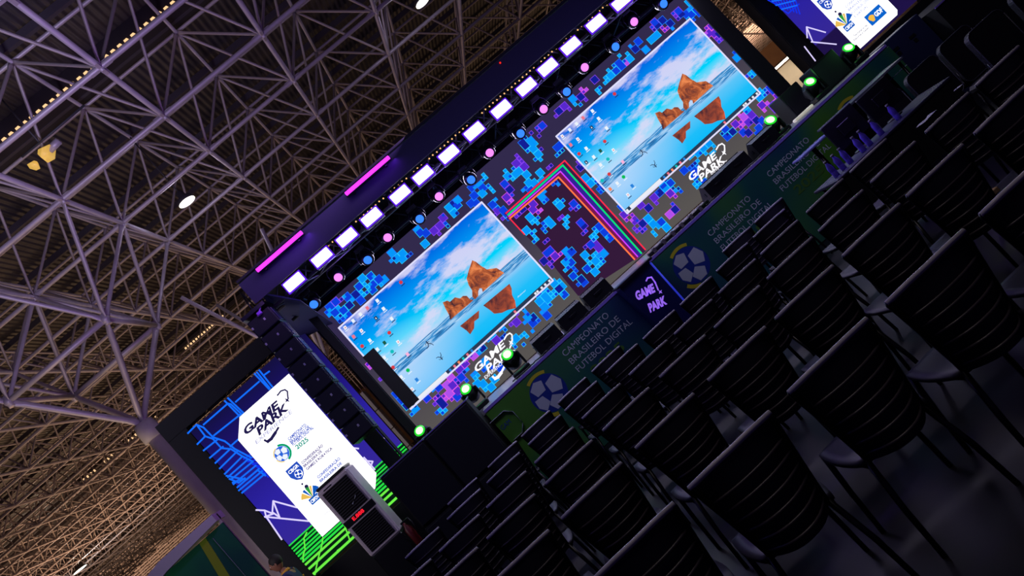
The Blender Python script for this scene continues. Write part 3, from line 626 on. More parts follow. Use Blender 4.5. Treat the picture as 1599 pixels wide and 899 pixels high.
icons = [(233, 638, 'w'), (268, 608, 'w'), (300, 580, 'w'), (330, 552, 'r'), (374, 520, 'w'), (272, 678, 'r'), (306, 652, 'w'), (370, 597, 'n'), (403, 556, 'w'), (312, 720, 'R'), (345, 695, 'w'), (440, 600, 'w'), (345, 760, 'n'), (380, 735, 'w'), (411, 706, 'd'), (432, 662, 'R'), (412, 772, 'w'), (447, 745, 't'), (472, 703, 'w'), (420, 845, 't'), (453, 815, 'R'), (457, 885, 'o'), (520, 828, 'g'), (516, 758, 'p'), (560, 870, 'b'), (478, 440, 'R'), (490, 858, 'w'), (540, 912, 'w')]
m_ic = dict(w=glow('icon_white', (236, 244, 252)), r=glow('icon_rose', (236, 120, 140)), n=glow('icon_navy', (30, 44, 84)), R=glow('icon_red', (214, 60, 70)), d=glow('icon_dark_green', (30, 90, 70)), t=glow('icon_teal', (20, 190, 190)), o=glow('icon_orange', (246, 140, 100)), g=glow('icon_green', (10, 190, 90)), p=glow('icon_pink', (250, 180, 220)), b=glow('icon_blue', (40, 130, 220)))
m_frameline = glow('picture_border', (226, 224, 255), 1.0)
m_task = glow('taskbar_picture', (42, 58, 84)); m_search = glow('search_box_picture', (235, 238, 246)); m_runner = glow('runner_picture', (40, 52, 84))
def desktop(x0, label):
    o = (x0+PW/2, YW, PZT-PH)
    pt = lambda s_, t_, y=0.0: (x0+s_*PW, L0-.010-y, PZT-PH+t_*PH)
    root = MB(o).poly([pt(0, 0), pt(1, 0), pt(1, 1), pt(0, 1)]).build('desktop_picture', m_sky, led, (o[0]-lo[0], o[1]-lo[1], o[2]-lo[2])); root['label'] = label
    MB(o).poly([pt(0, .315, .001), pt(1, .315, .001), pt(1, .405, .001), pt(0, .405, .001)]).build('sea', m_sea, root)
    MB(o).poly([pt(*p, .002) for p in rock1]).build('rock', m_rock, root); MB(o).poly([pt(*p, .002) for p in rock2]).build('rock', m_rock, root)
    MB(o).poly([pt(*p, .002) for p in refl1]).build('rock_reflection', m_rockd, root); MB(o).poly([pt(*p, .002) for p in refl2]).build('rock_reflection', m_rockd, root)
    MB(o).poly([pt(*p, .003) for p in arch]).build('arch_opening', glow('arch_sky_picture', (190, 214, 246)), root)
    for sgn, c, s_ in ((1, Z3(617, 722), .052), (-1, Z3(657, 764), .046)):
        mb = MB(o)
        segs, hd = runner(sgn, c, s_)
        for a, b_, w_ in segs: ribbon(mb, [Vector(pt(*a)), Vector(pt(*b_))], w_*PH*1.25, 0, pt(0, 0, .004)[1])
        mb.poly([(x0+hd[0]*PW+hd[2]*PH*math.cos(k*.785), pt(0, 0, .004)[1], PZT-PH+hd[1]*PH+hd[2]*PH*math.sin(k*.785)) for k in range(8)])
        mb.build('runner' if sgn > 0 else 'runner_reflection', m_runner, root)
    keys = list(m_ic)
    for k, (a, b_, c) in enumerate(icons):
        s_, t_ = Z3(a, b_)
        if t_ < .05: continue
        mb = MB(o)
        r = .030; mi = keys.index(c); y = .003
        if c in 'gtR': mb.poly([(x0+s_*PW+r*math.cos(j*.628), pt(0, 0, y)[1], PZT-PH+t_*PH+r*math.sin(j*.628)) for j in range(10)], mi)
        else: mb.poly([(x0+s_*PW+dx*r, pt(0, 0, y)[1], PZT-PH+t_*PH+dz*r) for dx, dz in ((-.8, -1), (.8, -1), (.9, .8), (-.6, 1))], mi)
        if c == 'w' and k % 3 == 0: mb.poly([(x0+s_*PW+dx*r, pt(0, 0, y+.001)[1], PZT-PH+t_*PH+dz*r) for dx, dz in ((-.2, -.4), (.4, -.4), (.4, .2), (-.2, .2))], keys.index('r'))
        if c == 'n': mb.poly([(x0+s_*PW+dx*r, pt(0, 0, y+.001)[1], PZT-PH+t_*PH+dz*r) for dx, dz in ((-.4, -.5), (.4, -.5), (0, .6))], 0)
        mb.poly([(x0+s_*PW+dx, pt(0, 0, y)[1], PZT-PH+t_*PH+dz) for dx, dz in ((-.036, -.056), (.036, -.056), (.036, -.044), (-.036, -.044))], 2 if k % 2 else 0)
        mb.build('desktop_icon', [m_ic[k_] for k_ in keys], root)
    tk = MB(o).poly([pt(0, 0, .003), pt(1, 0, .003), pt(1, .042, .003), pt(0, .042, .003)]).build('taskbar', m_task, root)
    MB(o).poly([pt(.035, .003, .005), pt(.262, .003, .005), pt(.262, .04, .005), pt(.035, .04, .005)], 0).build('search_box', m_search, root)
    for k, (s_, mi) in enumerate(((.012, 0), (.285, 2), (.315, 1), (.345, 3), (.375, 4), (.405, 1), (.435, 2), (.74, 1), (.885, 0), (.90, 0), (.93, 0), (.955, 0), (.985, 0))):
        h_ = .011 if s_ > .8 else .014; MB(o).poly([pt(s_-.006, .021-h_, .005), pt(s_+.006, .021-h_, .005), pt(s_+.006, .021+h_*.9, .005), pt(s_-.006, .021+h_*.9, .005)], 0).build('taskbar_icon', [m_search, m_ic['r'], m_ic['b'], m_ic['o'], m_ic['t']][mi], root)
    mb = MB(o)
    for a, b_ in (((0, 0), (1, 0)), ((1, 0), (1, 1)), ((1, 1), (0, 1)), ((0, 1), (0, 0))): ribbon(mb, [Vector(pt(*a)), Vector(pt(*b_))], .026, 0, pt(0, 0, .007)[1])
    mb.build('border', m_frameline, root)
    return root
dl = desktop(PXL, 'left desktop picture of rocks and beach, its lower left corner dark')
dr = desktop(PXR, 'right desktop picture of rocks and beach, complete with all corners lit')
text('Ativar', (PXL+.80*PW, L0-.014, PZT-PH+.10*PH), (PXL+.86*PW, L0-.014, PZT-PH+.10*PH), .02, m_ic['w'], 'lettering', dl, (PXL+PW/2, YW, PZT-PH))
# dead column of modules over the left picture's lower left side
A = W(573, 552, YW); B = W(590, 567, YW)
mb = MB((A.x, YW, 2)); y_ = L0-.022
mb.box(((PXL-.03+A.x+.02+.0)/2+.06, y_, (1.98+A.z)/2), (.22, .012, A.z-1.98))
mb.build('dark_module_strip', m_black, led, (A.x-lo[0], 0, 2-lo[2]))['label'] = 'dark unlit module strip'

# GAME PARK marks shown on the big screen
m_mark = glow('mark_white', (250, 248, 255), 1.1)
def game_park(gA, gB, pA, pB, hpx, eA, eB, Y, material, parent, origin, dep, arc=None, sw=None, m2=None, star=None, bd=.03):
    for s_, a, b_, h in (('GAME', gA, gB, hpx), ('PARK', pA, pB, hpx)): ptext(s_, a, b_, h, Y, material, name='lettering', parent=parent, origin=origin, depth=dep, shear=.25, bold=bd)
    if eA: ptext('EXPERIENCE', eA, eB, hpx*.5, Y, m2 or material, name='lettering', parent=parent, origin=origin, depth=dep+.001, shear=.2, bold=.015)
    mb = MB(origin); y = Y-dep
    if arc:
        pts = [W(a, b_, Y) for a, b_ in arc]; ribbon(mb, pts, .022*Y/12, 0, y)
    if sw:
        pts = [W(a, b_, Y) for a, b_ in sw]; n = len(pts)
        for k in range(n-1): ribbon(mb, pts[k:k+2], (.02+.03*math.sin(math.pi*(k+.5)/(n-1)))*Y/12, 0, y)
    if star:
        c = W(star[0], star[1], Y); pts = []
        for k in range(8):
            r = star[2]*Y/FPX*(1 if k % 2 == 0 else .35); pts.append((c.x+r*math.cos(k*math.pi/4+.2), y, c.z+r*math.sin(k*math.pi/4+.2)))
        mb.poly(pts)
    if mb.v: mb.build('swoosh', material, parent)
s6 = lambda a, b_: (660+a/5.994, 500+b_/5.994)
s8 = lambda a, b_: (960+a/5.995, 200+b_/5.995)
game_park(s6(510, 485), s6(790, 225), s6(610, 490), s6(880, 265), 10.2, s6(590, 552), s6(760, 400), YW, m_mark, led, lo, .022,
          arc=[s6(*p) for p in ((762, 180), (785, 140), (815, 120), (835, 135), (838, 180), (832, 200))], sw=[s6(*p) for p in ((655, 525), (675, 545), (705, 530), (735, 490), (765, 430))], star=(*s6(828, 208), 5))
game_park(s8(712, 498), s8(968, 262), s8(805, 505), s8(1040, 300), 10.2, s8(900, 440), s8(1062, 325), YW, m_mark, led, lo, .022,
          arc=[s8(*p) for p in ((945, 205), (968, 165), (1000, 148), (1022, 165), (1025, 205), (1018, 225))], star=(*s8(1018, 235), 5))

# ================================================================== RIG OVER THE STAGE
m_alu = mat('truss_aluminium', (120, 112, 118), rough=.4, metal=.6)
m_aluD = mat('black_truss_tube', (24, 22, 34), rough=.5, metal=.3)
m_drape = mat('blue_tinted_black_fascia', (34, 30, 60), rough=.75)  # black drape, the blue stage light on it is put into the colour
def boxtruss(org, A, B, w_, parent, m_, step=.5, r=.024):
    """square lattice truss: four chords and one lacing mesh"""
    A, B = Vector(A), Vector(B); d = (B-A).normalized(); up = Vector((0, 0, 1)) if abs(d.z) < .9 else Vector((0, 1, 0))
    u = d.cross(up).normalized()*w_/2; v = u.cross(d).normalized()*w_/2; cs = [u+v, u-v, -u-v, -u+v]
    for c in cs: MB(org).tube([A+c, B+c], r, 8).build('chord', m_, parent)
    L = (B-A).length; n = max(1, round(L/step)); mb = MB(org)
    for k in range(4):
        c1, c2 = cs[k], cs[(k+1) % 4]
        for i in range(n):
            a = A+d*(L*i/n); b_ = A+d*(L*(i+1)/n); m__ = (a+b_)/2
            mb.tube([a+c1, m__+c2], r*.5, 5); mb.tube([m__+c2, b_+c1], r*.5, 5)
        mb.tube([A+c1, A+c2], r*.6, 5); mb.tube([B+c1, B+c2], r*.6, 5)
    mb.build('lacing', m_, parent)
xl, xr = -1.62, 6.4
ro = (2.4, 10.4, 4.3)
rig = thing('stage_truss', 'long horizontal aluminium truss with dark blue cloth front above the stage', 'truss', ro)
boxtruss(ro, (xl, 10.42, 4.27), (xr, 10.42, 4.27), .30, rig, m_alu)
boxtruss(ro, (xl, 11.75, 4.28), (xr, 11.75, 4.28), .30, rig, m_aluD)
# front fascia and black canopy cloth over the trusses
MB(ro).box(((xl+xr)/2, 9.98, 4.40), (xr-xl+.1, .03, .33)).build('fascia', m_drape, rig)
MB(ro).box(((xl+xr)/2, 11.1, 4.60), (xr-xl+.1, 2.3, .03)).build('canopy', m_black, rig)
MB(ro).box(((xl+xr)/2, 12.2, 4.30), (xr-xl+.1, .03, .56)).build('back_cloth', m_black, rig)
# pipe with the small beam lamps
MB(ro).tube([(xl, 11.06, 3.99), (xr, 11.06, 3.99)], .024, 8).build('lamp_pipe', m_aluD, rig)
for k in range(7):
    x = xl+.3+k*(xr-xl-.6)/6
    MB(ro).tube([(x, 11.06, 3.99), (x, 11.06, 4.59)], .014, 6).tube([(x, 10.57, 4.15), (x, 11.6, 4.15)], .014, 6).build('drop_tube', m_aluD, rig)
# side truss with cloth at the left end: the pale violet lit underside
m_drapeL = mat('violet_grey_cloth', (64, 58, 110), rough=.8)
MB(ro).prism([W(405, 458, 10.0), W(470, 470, 10.3), W(520, 505, 12.0), W(470, 530, 12.2)], (0, 0, .03)).build('side_cloth', m_drapeL, rig)
# four towers: two beside the screen, all standing on the floor
def tower(x, y, zt__, label, wd=.34, cloth=None):
    t = thing('truss_tower', label, 'truss tower', (x, y, 0)); o = (x, y, 0)
    boxtruss(o, (x, y, .04), (x, y, zt__), wd-.08, t, m_aluD, .45)
    MB(o).box((x, y, .02), (wd+.04, wd+.04, .04)).build('base_plate', m_blkmetal, t)
    if cloth: MB(o).box((x, y-wd/2-.02, (zt__+.1)/2+.0), (wd, .02, zt__-.1)).box((x-wd/2-.02, y, (zt__+.1)/2), (.02, wd, zt__-.1)).box((x+wd/2+.02, y, (zt__+.1)/2), (.02, wd, zt__-.1)).build('black_cloth', m_black, t)
    return t
tower(-1.45, 12.42, 3.95, 'black cloth covered truss tower at the left side of the big LED wall', .30, 1)
tower(6.30, 12.85, 3.95, 'black cloth covered truss tower at the right side of the big LED wall', .36, 1)
MB_ = MB((-1.56, 11.6, 0))
sc1 = thing('side_scrim', 'black cloth strip hanging between the left tower and the big screen', 'stage cloth', (-1.425, 11.4, 1.31))
MB((-1.425, 11.4, 1.31)).box((-1.425, 11.4, 2.72), (.125, .03, 2.8)).build('cloth', m_black, sc1)
sc2 = thing('side_scrim', 'black cloth strip hanging at the right end of the big screen', 'stage cloth', (6.2, 11.4, 1.31))
MB((6.2, 11.4, 1.31)).box((6.17, 11.4, 2.72), (.27, .03, 2.8)).build('cloth', m_black, sc2)

# small warm bulbs along the top of the truss
bo_ = (2.4, 10.2, 4.36)
bs = thing('bulb_string', 'string of tiny warm bulbs running along the top of the stage truss', 'string lights', bo_)
m_bulb = glow('warm_bulb', (255, 190, 120), 1.3)
MB(bo_).tube([(-.9, 10.24, 4.262), (6.2, 10.24, 4.262)], .006, 5).build('cord', m_blk, bs)
random.seed(3)
for k in range(94):
    if random.random() < .22: continue
    x = -.5+k*.068; MB(bo_).ball((x, 10.235, 4.250+.006*(k % 2)), .011, 6).build('bulb', m_bulb, bs)

# fourteen strobe panels
m_str = glow('strobe_face', (252, 238, 255), 2.2); m_strf = mat('violet_bloom_bezel', (60, 30, 120), emit=(96, 24, 235), es=.9)  # violet bloom around the strobes is put in as an emissive rim
def strobe0():
    t = thing('strobe_panel', '', 'stage light', (0, 0, 0)); o = (0, 0, 0)
    MB(o).bbox((0, .05, 0), (.31, .08, .185), .012).build('housing', m_blk, t)
    MB(o).bbox((0, .005, 0), (.30, .02, .175), .006).build('bloom_bezel', m_strf, t)
    MB(o).bbox((0, -.010, 0), (.262, .016, .135), .006).build('lamp_face', m_str, t)
    MB(o).tube([(-.17, .05, 0), (-.17, .05, .12), (.17, .05, .12), (.17, .05, 0)], .008, 6).build('yoke', m_blkmetal, t)
    return t
sx = [(459, 440), (502, 401), (542, 371), (581, 340), (627, 306), (663, 276), (704, 244), (743, 208), (786, 174), (825, 139), (858, 108), (893, 74), (932, 38), (972, 5)]
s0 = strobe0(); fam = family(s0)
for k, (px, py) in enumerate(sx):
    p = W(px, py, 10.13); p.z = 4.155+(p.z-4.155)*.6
    lab = f'white strobe panel with violet bloom rim under the stage truss, {ORD[k]} from the left end'
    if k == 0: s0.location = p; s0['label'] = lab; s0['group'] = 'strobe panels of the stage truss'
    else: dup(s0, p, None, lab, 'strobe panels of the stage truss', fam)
# fifteen beam lamps, blue and pink in turn
def beam0(name, face):
    t = thing('beam_lamp', '', 'stage light', (0, 0, 0)); o = (0, 0, 0); ax = Vector((-.1, -.85, -.42)).normalized()
    MB(o).lathe(-ax*.16, ax, [(0, .05), (.02, .085), (.13, .10), (.19, .085)], 18).build('head', m_blk, t)
    MB(o).lathe(ax*.028, ax, [(0, .06), (.006, .06)], 18).build('lens', face, t)
    MB(o).tube([(-.11, 0, .0), (-.115, 0, .10), (-.08, 0, .16), (.08, 0, .16), (.115, 0, .10), (.11, 0, 0)], .012, 6).build('yoke', m_blkmetal, t)
    MB(o).bbox((0, 0, .19), (.16, .09, .06), .01).build('base', m_blk, t)
    return t
bx = [(490, 474), (528, 432), (574, 405), (605, 370), (655, 341), (685, 306), (735, 280), (764, 238), (812, 208), (848, 170), (884, 143), (912, 105), (960, 73), (989, 34), (1035, 6)]
bb = beam0('b', glow('blue_lens', (50, 120, 255), 1.5)); bpk = beam0('p', glow('pink_lens', (240, 130, 255), 1.4)); fb, fp = family(bb), family(bpk)
for k, (px, py) in enumerate(bx):
    p = W(px, py, 10.98); blue = k % 2 == 0; src, fm = (bb, fb) if blue else (bpk, fp)
    lab = f'round {"blue" if blue else "pink"} beam lamp on the lamp pipe, {ORD[k//2]} {"blue" if blue else "pink"} one from the left'
    if k < 2: src.location = p; src['label'] = lab; src['group'] = 'beam lamps on the pipe'
    else: dup(src, p, None, lab, 'beam lamps on the pipe', fm)
for x in (-.6, 1.3, 3.2, 5.1): point('lamp_glow', (x, 10.7, 3.95), 3.0, (.25, .12, 1.0), .1)
# two violet LED bars standing up in front of the fascia
m_bar = glow('violet_bar_face', (225, 50, 255), 2.2)
for n, (a, b_) in enumerate((((401, 423), (475, 366)), ((544, 308), (614, 252)))):
    A = W(*a, 9.85); B = W(*b_, 9.85); c = (A+B)/2; z = 4.515
    t = thing('light_bar', ('left', 'right')[n]+' glowing violet LED bar on the upper front of the stage truss', 'stage light', (c.x, 9.85, z)); o = (c.x, 9.85, z)
    MB(o).bbox((c.x, 9.89, z), (B.x-A.x+.02, .07, .075), .008).build('housing', m_blk, t)
    nl = 36; mb = MB(o)
    for k in range(nl): mb.ball((A.x+(B.x-A.x)*(k+.5)/nl, 9.852, z), .030, 8, sc_=(.42, .4, 1.0))
    mb.build('lens_row', m_bar, t)
    MB(o).box((c.x, 9.853, z), (B.x-A.x, .006, .044)).build('lit_strip', m_bar, t)
    for x in (A.x+.1, B.x-.1): MB(o).box((x, 9.93, z), (.03, .07, .10)).build('bracket', m_blkmetal, t)
    area('bar_glow', (c.x, 9.80, z+.08), (c.x, 9.2, z+2.2), .75, 22, (.55, .08, 1.0), .08)
    area('bar_glow', (c.x+.1, 9.78, z-.05), (c.x, 10.0, z-.5), .75, 1.2, (.25, .04, 1.0), .08, math.pi)
tag(MB().ball((0, 0, 0), .014, 8).build('red_signal_lamp', glow('red_dot', (255, 40, 30)), None, W(781, 98, 9.955)), 'tiny red signal lamp on the upper edge of the stage truss', 'lamp')

# ------------------------------------------------------------------ side screens
m_wbg = bpy.data.materials.new('indigo_side_picture'); m_wbg.use_nodes = True; nt = m_wbg.node_tree; nt.nodes.clear(); N = nt.nodes.new; K = nt.links.new
em = N('ShaderNodeEmission'); ou = N('ShaderNodeOutputMaterial'); tc = N('ShaderNodeTexCoord'); sp = N('ShaderNodeSeparateXYZ'); rp = N('ShaderNodeValToRGB'); el = rp.color_ramp.elements
el[0].position = .0; el[0].color = (*lin((6, 26, 16)), 1); el[1].position = 1; el[1].color = (*lin((20, 16, 62)), 1)
for p_, c in ((.205, (6, 40, 24)), (.21, (54, 40, 150)), (.45, (44, 34, 160)), (.7, (30, 20, 120))): q = el.new(p_); q.color = (*lin(c), 1)
K(tc.outputs['Generated'], sp.inputs[0]); K(sp.outputs['Z'], rp.inputs[0]); K(rp.outputs[0], em.inputs[0]); K(em.outputs[0], ou.inputs[0])
m_wh = glow('white_panel_picture', (252, 252, 255), 1.5)
g_blue = glow('line_blue', (20, 110, 255)); g_deep = glow('line_deep_blue', (20, 50, 235)); g_wl = glow('line_lilac', (216, 206, 255), 1.1); g_gr = glow('line_green', (40, 225, 70)); g_gr2 = glow('line_lime', (110, 240, 70))
g_navy = glow('navy_text', (34, 28, 78)); g_btxt = glow('blue_text', (40, 80, 190)); g_teal = glow('teal_text', (0, 150, 130)); g_lav = glow('lavender_text', (176, 176, 214)); g_dk = glow('violet_text', (70, 50, 130))
r6 = lambda a, b_: (280+a/4.0875, 560+b_/4.0864)
r2 = lambda a, b_: (400+a/2.9975, 599+b_/2.9967)
r8 = lambda a, b_: (380+a/9.079, 800+b_/9.081)
z5 = lambda a, b_: (350+a/4.732, 560+b_/4.7316)
z6 = lambda a, b_: (450+a/4.732, 680+b_/4.7316)
zR = lambda a, b_: (1199+a/4.732, b_/4.7316)
m_wbg2 = m_wbg.copy(); m_wbg2.name = 'indigo_side_picture_plain'
_e = [n for n in m_wbg2.node_tree.nodes if n.type == 'VALTORGB'][0].color_ramp.elements; _e[0].color = _e[1].color = (*lin((30, 18, 70)), 1)
def screen(cx_, zlo, zhi, wd, Y, label, green=True):
    o = (cx_, Y, zlo)
    t = thing('side_screen', label, 'LED screen', o)
    MB(o).box((cx_, Y+.08, (zlo+zhi)/2), (wd, .12, zhi-zlo)).build('cabinet', m_blkmetal, t)
    MB(o).box((cx_, Y+.010, (zlo+zhi)/2), (wd, .012, zhi-zlo)).build('picture_background', m_wbg if green else m_wbg2, t)
    return t, o
lt, lto = screen((-3.985-1.75)/2, 1.06, 3.94, 2.235, 12.0, 'left side LED screen with a white panel of event logos')
def lines(polys, material, Y, o, par, wd, dep, nm):
    for pp in polys:
        mb = MB(o); ribbon(mb, [W(a, b_, Y) for a, b_ in pp], wd, 0, Y-dep); mb.build(nm, material, par)
XC = 1.885+3.985
def clampL(pp): return pp
blue1 = [[(55, 475), (110, 420), (155, 438), (215, 500), (290, 525), (355, 575), (460, 630)], [(160, 492), (215, 510), (270, 570), (330, 575), (400, 620), (470, 655)], [(118, 430), (165, 492)], [(155, 420), (310, 285), (330, 290), (400, 355)], [(290, 268), (385, 365)], [(310, 250), (410, 345)], [(220, 490), (390, 355)],
 [(360, 275), (510, 145)], [(480, 95), (575, 195)], [(510, 72), (595, 180)], [(495, 85), (580, 190)], [(540, 105), (575, 80)], [(115, 545), (165, 495)], [(155, 585), (250, 510)], [(195, 632), (280, 560)], [(230, 665), (320, 580)], [(258, 700), (370, 590)], [(290, 735), (400, 625)], [(310, 755), (440, 640)],
 [(325, 560), (375, 515)], [(330, 770), (470, 655)], [(345, 800), (490, 680)], [(370, 820), (510, 700)], [(380, 840), (530, 715)], [(400, 855), (545, 735)], [(300, 745), (370, 760), (430, 770)], [(320, 765), (380, 790), (420, 760)], [(430, 770), (500, 710), (550, 745)], [(340, 790), (390, 770)]]
lines([[r6(*p) for p in pp] for pp in blue1], g_blue, 12.0, lto, lt, .026, .004, 'blue_picture_line')
extra = [[(410+14*k, 640+8*k), (470+14*k, 600+22*k)] for k in range(0, 8)]
lines([[r6(*p) for p in pp] for pp in extra], g_deep, 12.0, lto, lt, .022, .003, 'deep_blue_picture_line')
# lilac mountains
mts = [[r2(0, 590), r2(40, 592), r2(80, 608), r2(40, 622)], [r2(40, 592), r2(48, 625)], [r2(80, 548), r2(76, 600), r2(110, 624)], [r2(80, 548), r2(110, 624)], [r2(80, 548), r2(190, 578)], [r2(45, 622), r2(245, 642)], [r2(48, 622), r2(120, 728)],
       [z6(480, 90), z6(520, 95)], [z6(560, 160), z6(640, 250)], [z6(570, 185), z6(625, 190), z6(610, 225)], [z6(683, 0), z6(700, 35)], [z6(695, 45), z6(720, 0)], [z6(735, 75), z6(775, 108)], [z6(690, 50), z6(715, 55)]]
lines(mts, g_wl, 12.0, lto, lt, .024, .005, 'lilac_picture_line')
# green grid at the foot of the picture
Zx = lambda x, z: Vector((x, 12.0, z))
gl = []
for k, z in enumerate((1.66, 1.60, 1.555, 1.50, 1.455, 1.40, 1.35, 1.29, 1.21, 1.11)):
    mb = MB(lto); ribbon(mb, [Zx(-3.98, z), Zx(-1.755, z)], .020+.002*k, 0, 12.0-.003); mb.build('green_grid_line', g_gr if k < 7 else g_gr2, lt)
lines([[r8(900, 280), r8(860, 360), r8(875, 520), r8(850, 600), r8(848, 700)], [r8(1130, 350), r8(1110, 480), r8(1080, 580), r8(1050, 700), r8(1015, 880)], [r2(415, 665), r2(440, 735), r2(380, 780)]], g_gr2, 12.0, lto, lt, .02, .004, 'green_grid_riser')
# white panel
zp = [z5(115, 430), z5(105, 600), (503.4, 837.5), (579, 771), (583, 733)]
P5 = [W(*q, 12.0) for q in zp]; TR = Vector((W(547, 696, 12).x+.005, 12, P5[0].z+.02)); 
poly = [P5[0], P5[1], Vector((P5[1].x, 12, P5[2].z)), Vector((P5[4].x-.16, 12, P5[2].z)), Vector((P5[4].x, 12, P5[2].z+.16)), Vector((P5[4].x, 12, P5[0].z))]
poly = [Vector((p.x, 12.0-.007, p.z)) for p in poly]
MB(lto).poly(poly).build('white_panel', m_wh, lt)
def marks(Y, o, par, full=True):
    D = .010
    T = lambda s_, a, b_, h, m_, **k: ptext(s_, a, b_, h, Y, m_, name='lettering', parent=par, origin=o, depth=D, **k)
    game_park(z5(165, 562), z5(425, 345), z5(258, 567), z5(488, 362), 11, z5(240, 632), z5(512, 392), Y, g_navy, par, o, D,
              arc=[z5(*p) for p in ((395, 270), (420, 238), (450, 228), (468, 240), (473, 290))], sw=[z5(*p) for p in ((300, 600), (322, 612), (350, 590), (380, 545), (402, 508))], m2=g_lav, bd=.045, star=(*z5(467, 305), 5))
    for s_, a, b_, m_ in (('CAMPEONATO', (482, 605), (612, 492), g_btxt), ('BRASILEIRO DE', (497, 626), (636, 506), g_btxt), ('FUTEBOL DIGITAL', (512, 643), (664, 512), g_btxt)): T(s_, z5(*a), z5(*b_), 4.6, m_, bold=.035)
    T('2025', z5(542, 670), z5(628, 602), 6.6, g_teal, bold=.03)
    c = W(*z5(428, 700), Y); soccer(c.x, c.z, 11.5*Y/FPX, Y-D, par, o, glow('ball_white', (240, 246, 255)), glow('ball_blue', (40, 100, 220)), True, rim=((-80, 80, 3, 1.02, 1.30), (100, 170, 2, 1.02, 1.14), (190, 250, 2, 1.02, 1.14)))
    for s_, a, b_ in (('CONFEDERAÇÃO', (107, 210), (262, 76)), ('BRASILEIRA DE', (122, 235), (254, 118)), ('GAMES E ROBÓTICA', (142, 256), (330, 96))): T(s_, z6(*a), z6(*b_), 4.0, g_dk, bold=.035)
    c = W(*z6(60, 268), Y); s_ = 12.5*Y/FPX
    MB(o).poly([(c.x+dx*s_, Y-D, c.z+dz*s_) for dx, dz in ((-.9, .95), (.9, .95), (.95, -.1), (.6, -.75), (0, -1.15), (-.6, -.75), (-.95, -.1))]).build('shield_badge', g_btxt, par)
    text('CBGR', (c.x-.75*s_, Y-D-.001, c.z+.3*s_), (c.x+.75*s_, Y-D-.001, c.z+.3*s_), .4*s_, m_wh, 'lettering', par, o, bold=.02)
    soccer(c.x+.1*s_, c.z-.35*s_, .5*s_, Y-D-.002, par, o, g_btxt, m_wh, True)
    for s_, a, b_ in (('CONFEDERAÇÃO', (225, 318), (388, 172)), ('BRASILEIRA DE', (242, 345), (402, 206))): T(s_, z6(*a), z6(*b_), 4.2, g_btxt, bold=.035)
def fan(c, s_, Y, o, par, withbox=True):
    g1, g2, g3 = glow('emblem_yellow', (236, 190, 90)), glow('emblem_blue', (20, 90, 190)), glow('emblem_green', (50, 160, 60))
    for a0, a1, m_ in ((118, 150, g1), (98, 112, g2), (72, 92, g3), (58, 70, g1), (20, 52, g2)):
        MB(o).poly([(c.x, Y, c.z)]+[(c.x+s_*2.0*math.cos(math.radians(a)), Y, c.z+s_*2.0*math.sin(math.radians(a))) for a in (a0, (a0+a1)/2, a1)]).build('emblem_ray', m_, par)
    for dx, dz, rr in ((.35, 2.1, .35), (.1, 2.9, .18)): MB(o).poly([(c.x+dx*s_+rr*s_*math.cos(k*.785), Y, c.z+dz*s_+rr*s_*math.sin(k*.785)) for k in range(8)]).build('emblem_dot', g_navy, par)
    MB(o).poly([(c.x+dx*s_, Y-.001, c.z+dz*s_) for dx, dz in ((-.9, -.9), (1.0, -.9), (1.0, .2), (-.9, .2))]).build('emblem_box', g2, par)
    text('CBFDV', (c.x-.75*s_, Y-.002, c.z-.65*s_), (c.x+.9*s_, Y-.002, c.z-.65*s_), .55*s_, m_wh, 'lettering', par, o, bold=.02)
marks(12.0, lto, lt)
fan(W(*z6(185, 455), 12.0), 9*12/FPX, 12.0-.010, lto, lt)
ptext('Secretaria de', z6(272, 585), z6(320, 545), 2.8, 12.0, g_navy, parent=lt, origin=lto, depth=.010)
# right side screen, only its lower part is in the photo
rt, rto = screen(8.47, 1.37, 4.1, 2.10, 12.0, 'right side LED screen with white logo panel, cut off by the top edge', False)
bl_, br_ = W(1339, 77, 12.0), W(1397, 22, 12.0)
tl_ = W(1244, 0, 12.0)
zb_ = (bl_.z+br_.z)/2-.03
MB(rto).poly([(bl_.x, 11.993, zb_), (br_.x+.02, 11.993, zb_), (br_.x+.08, 11.993, zb_+.06), (br_.x+.08, 11.993, 3.7), (bl_.x+.2, 11.993, 3.95), (bl_.x, 11.993, 3.8)]).build('white_panel', m_wh, rt)
D = .010
T = lambda s_, a, b_, h, m_, **k: ptext(s_, zR(*a), zR(*b_), h, 12.0, m_, name='lettering', parent=rt, origin=rto, depth=D, **k)
T('CONFEDERAÇÃO', (578, 62), (735, -72), 4.2, g_btxt); T('BRASILEIRA DE', (600, 84), (750, -46), 4.2, g_btxt); T('FUTEBOL DIGITAL', (622, 110), (792, -38), 4.2, g_btxt); T('E VIRTUAL', (645, 132), (740, 52), 4.2, g_btxt)
T('Secretaria de', (640, 272), (735, 190), 3.2, g_navy, bold=.01); T('Esporte e Lazer', (638, 304), (748, 208), 3.2, g_navy, bold=.01)
fan(W(*zR(585, 185), 12.0), 10*12/FPX, 12.0-.010, rto, rt)
c = W(*zR(430, 28), 12.0); s_ = 11*12/FPX
MB(rto).poly([(c.x+dx*s_, 12-D, c.z+dz*s_) for dx, dz in ((-.9, 1.2), (.9, 1.2), (.95, -.1), (.6, -.75), (0, -1.15), (-.6, -.75), (-.95, -.1))]).build('shield_badge', g_btxt, rt)
text('CBGR', (c.x-.75*s_, 12-D-.001, c.z+.5*s_), (c.x+.75*s_, 12-D-.001, c.z+.5*s_), .4*s_, m_wh, 'lettering', rt, rto); soccer(c.x+.1*s_, c.z-.25*s_, .55*s_, 12-D-.002, rt, rto, g_btxt, m_wh, True)
A, B = W(*zR(770, 195), 12.0), W(*zR(882, 100), 12.0); h_ = .20
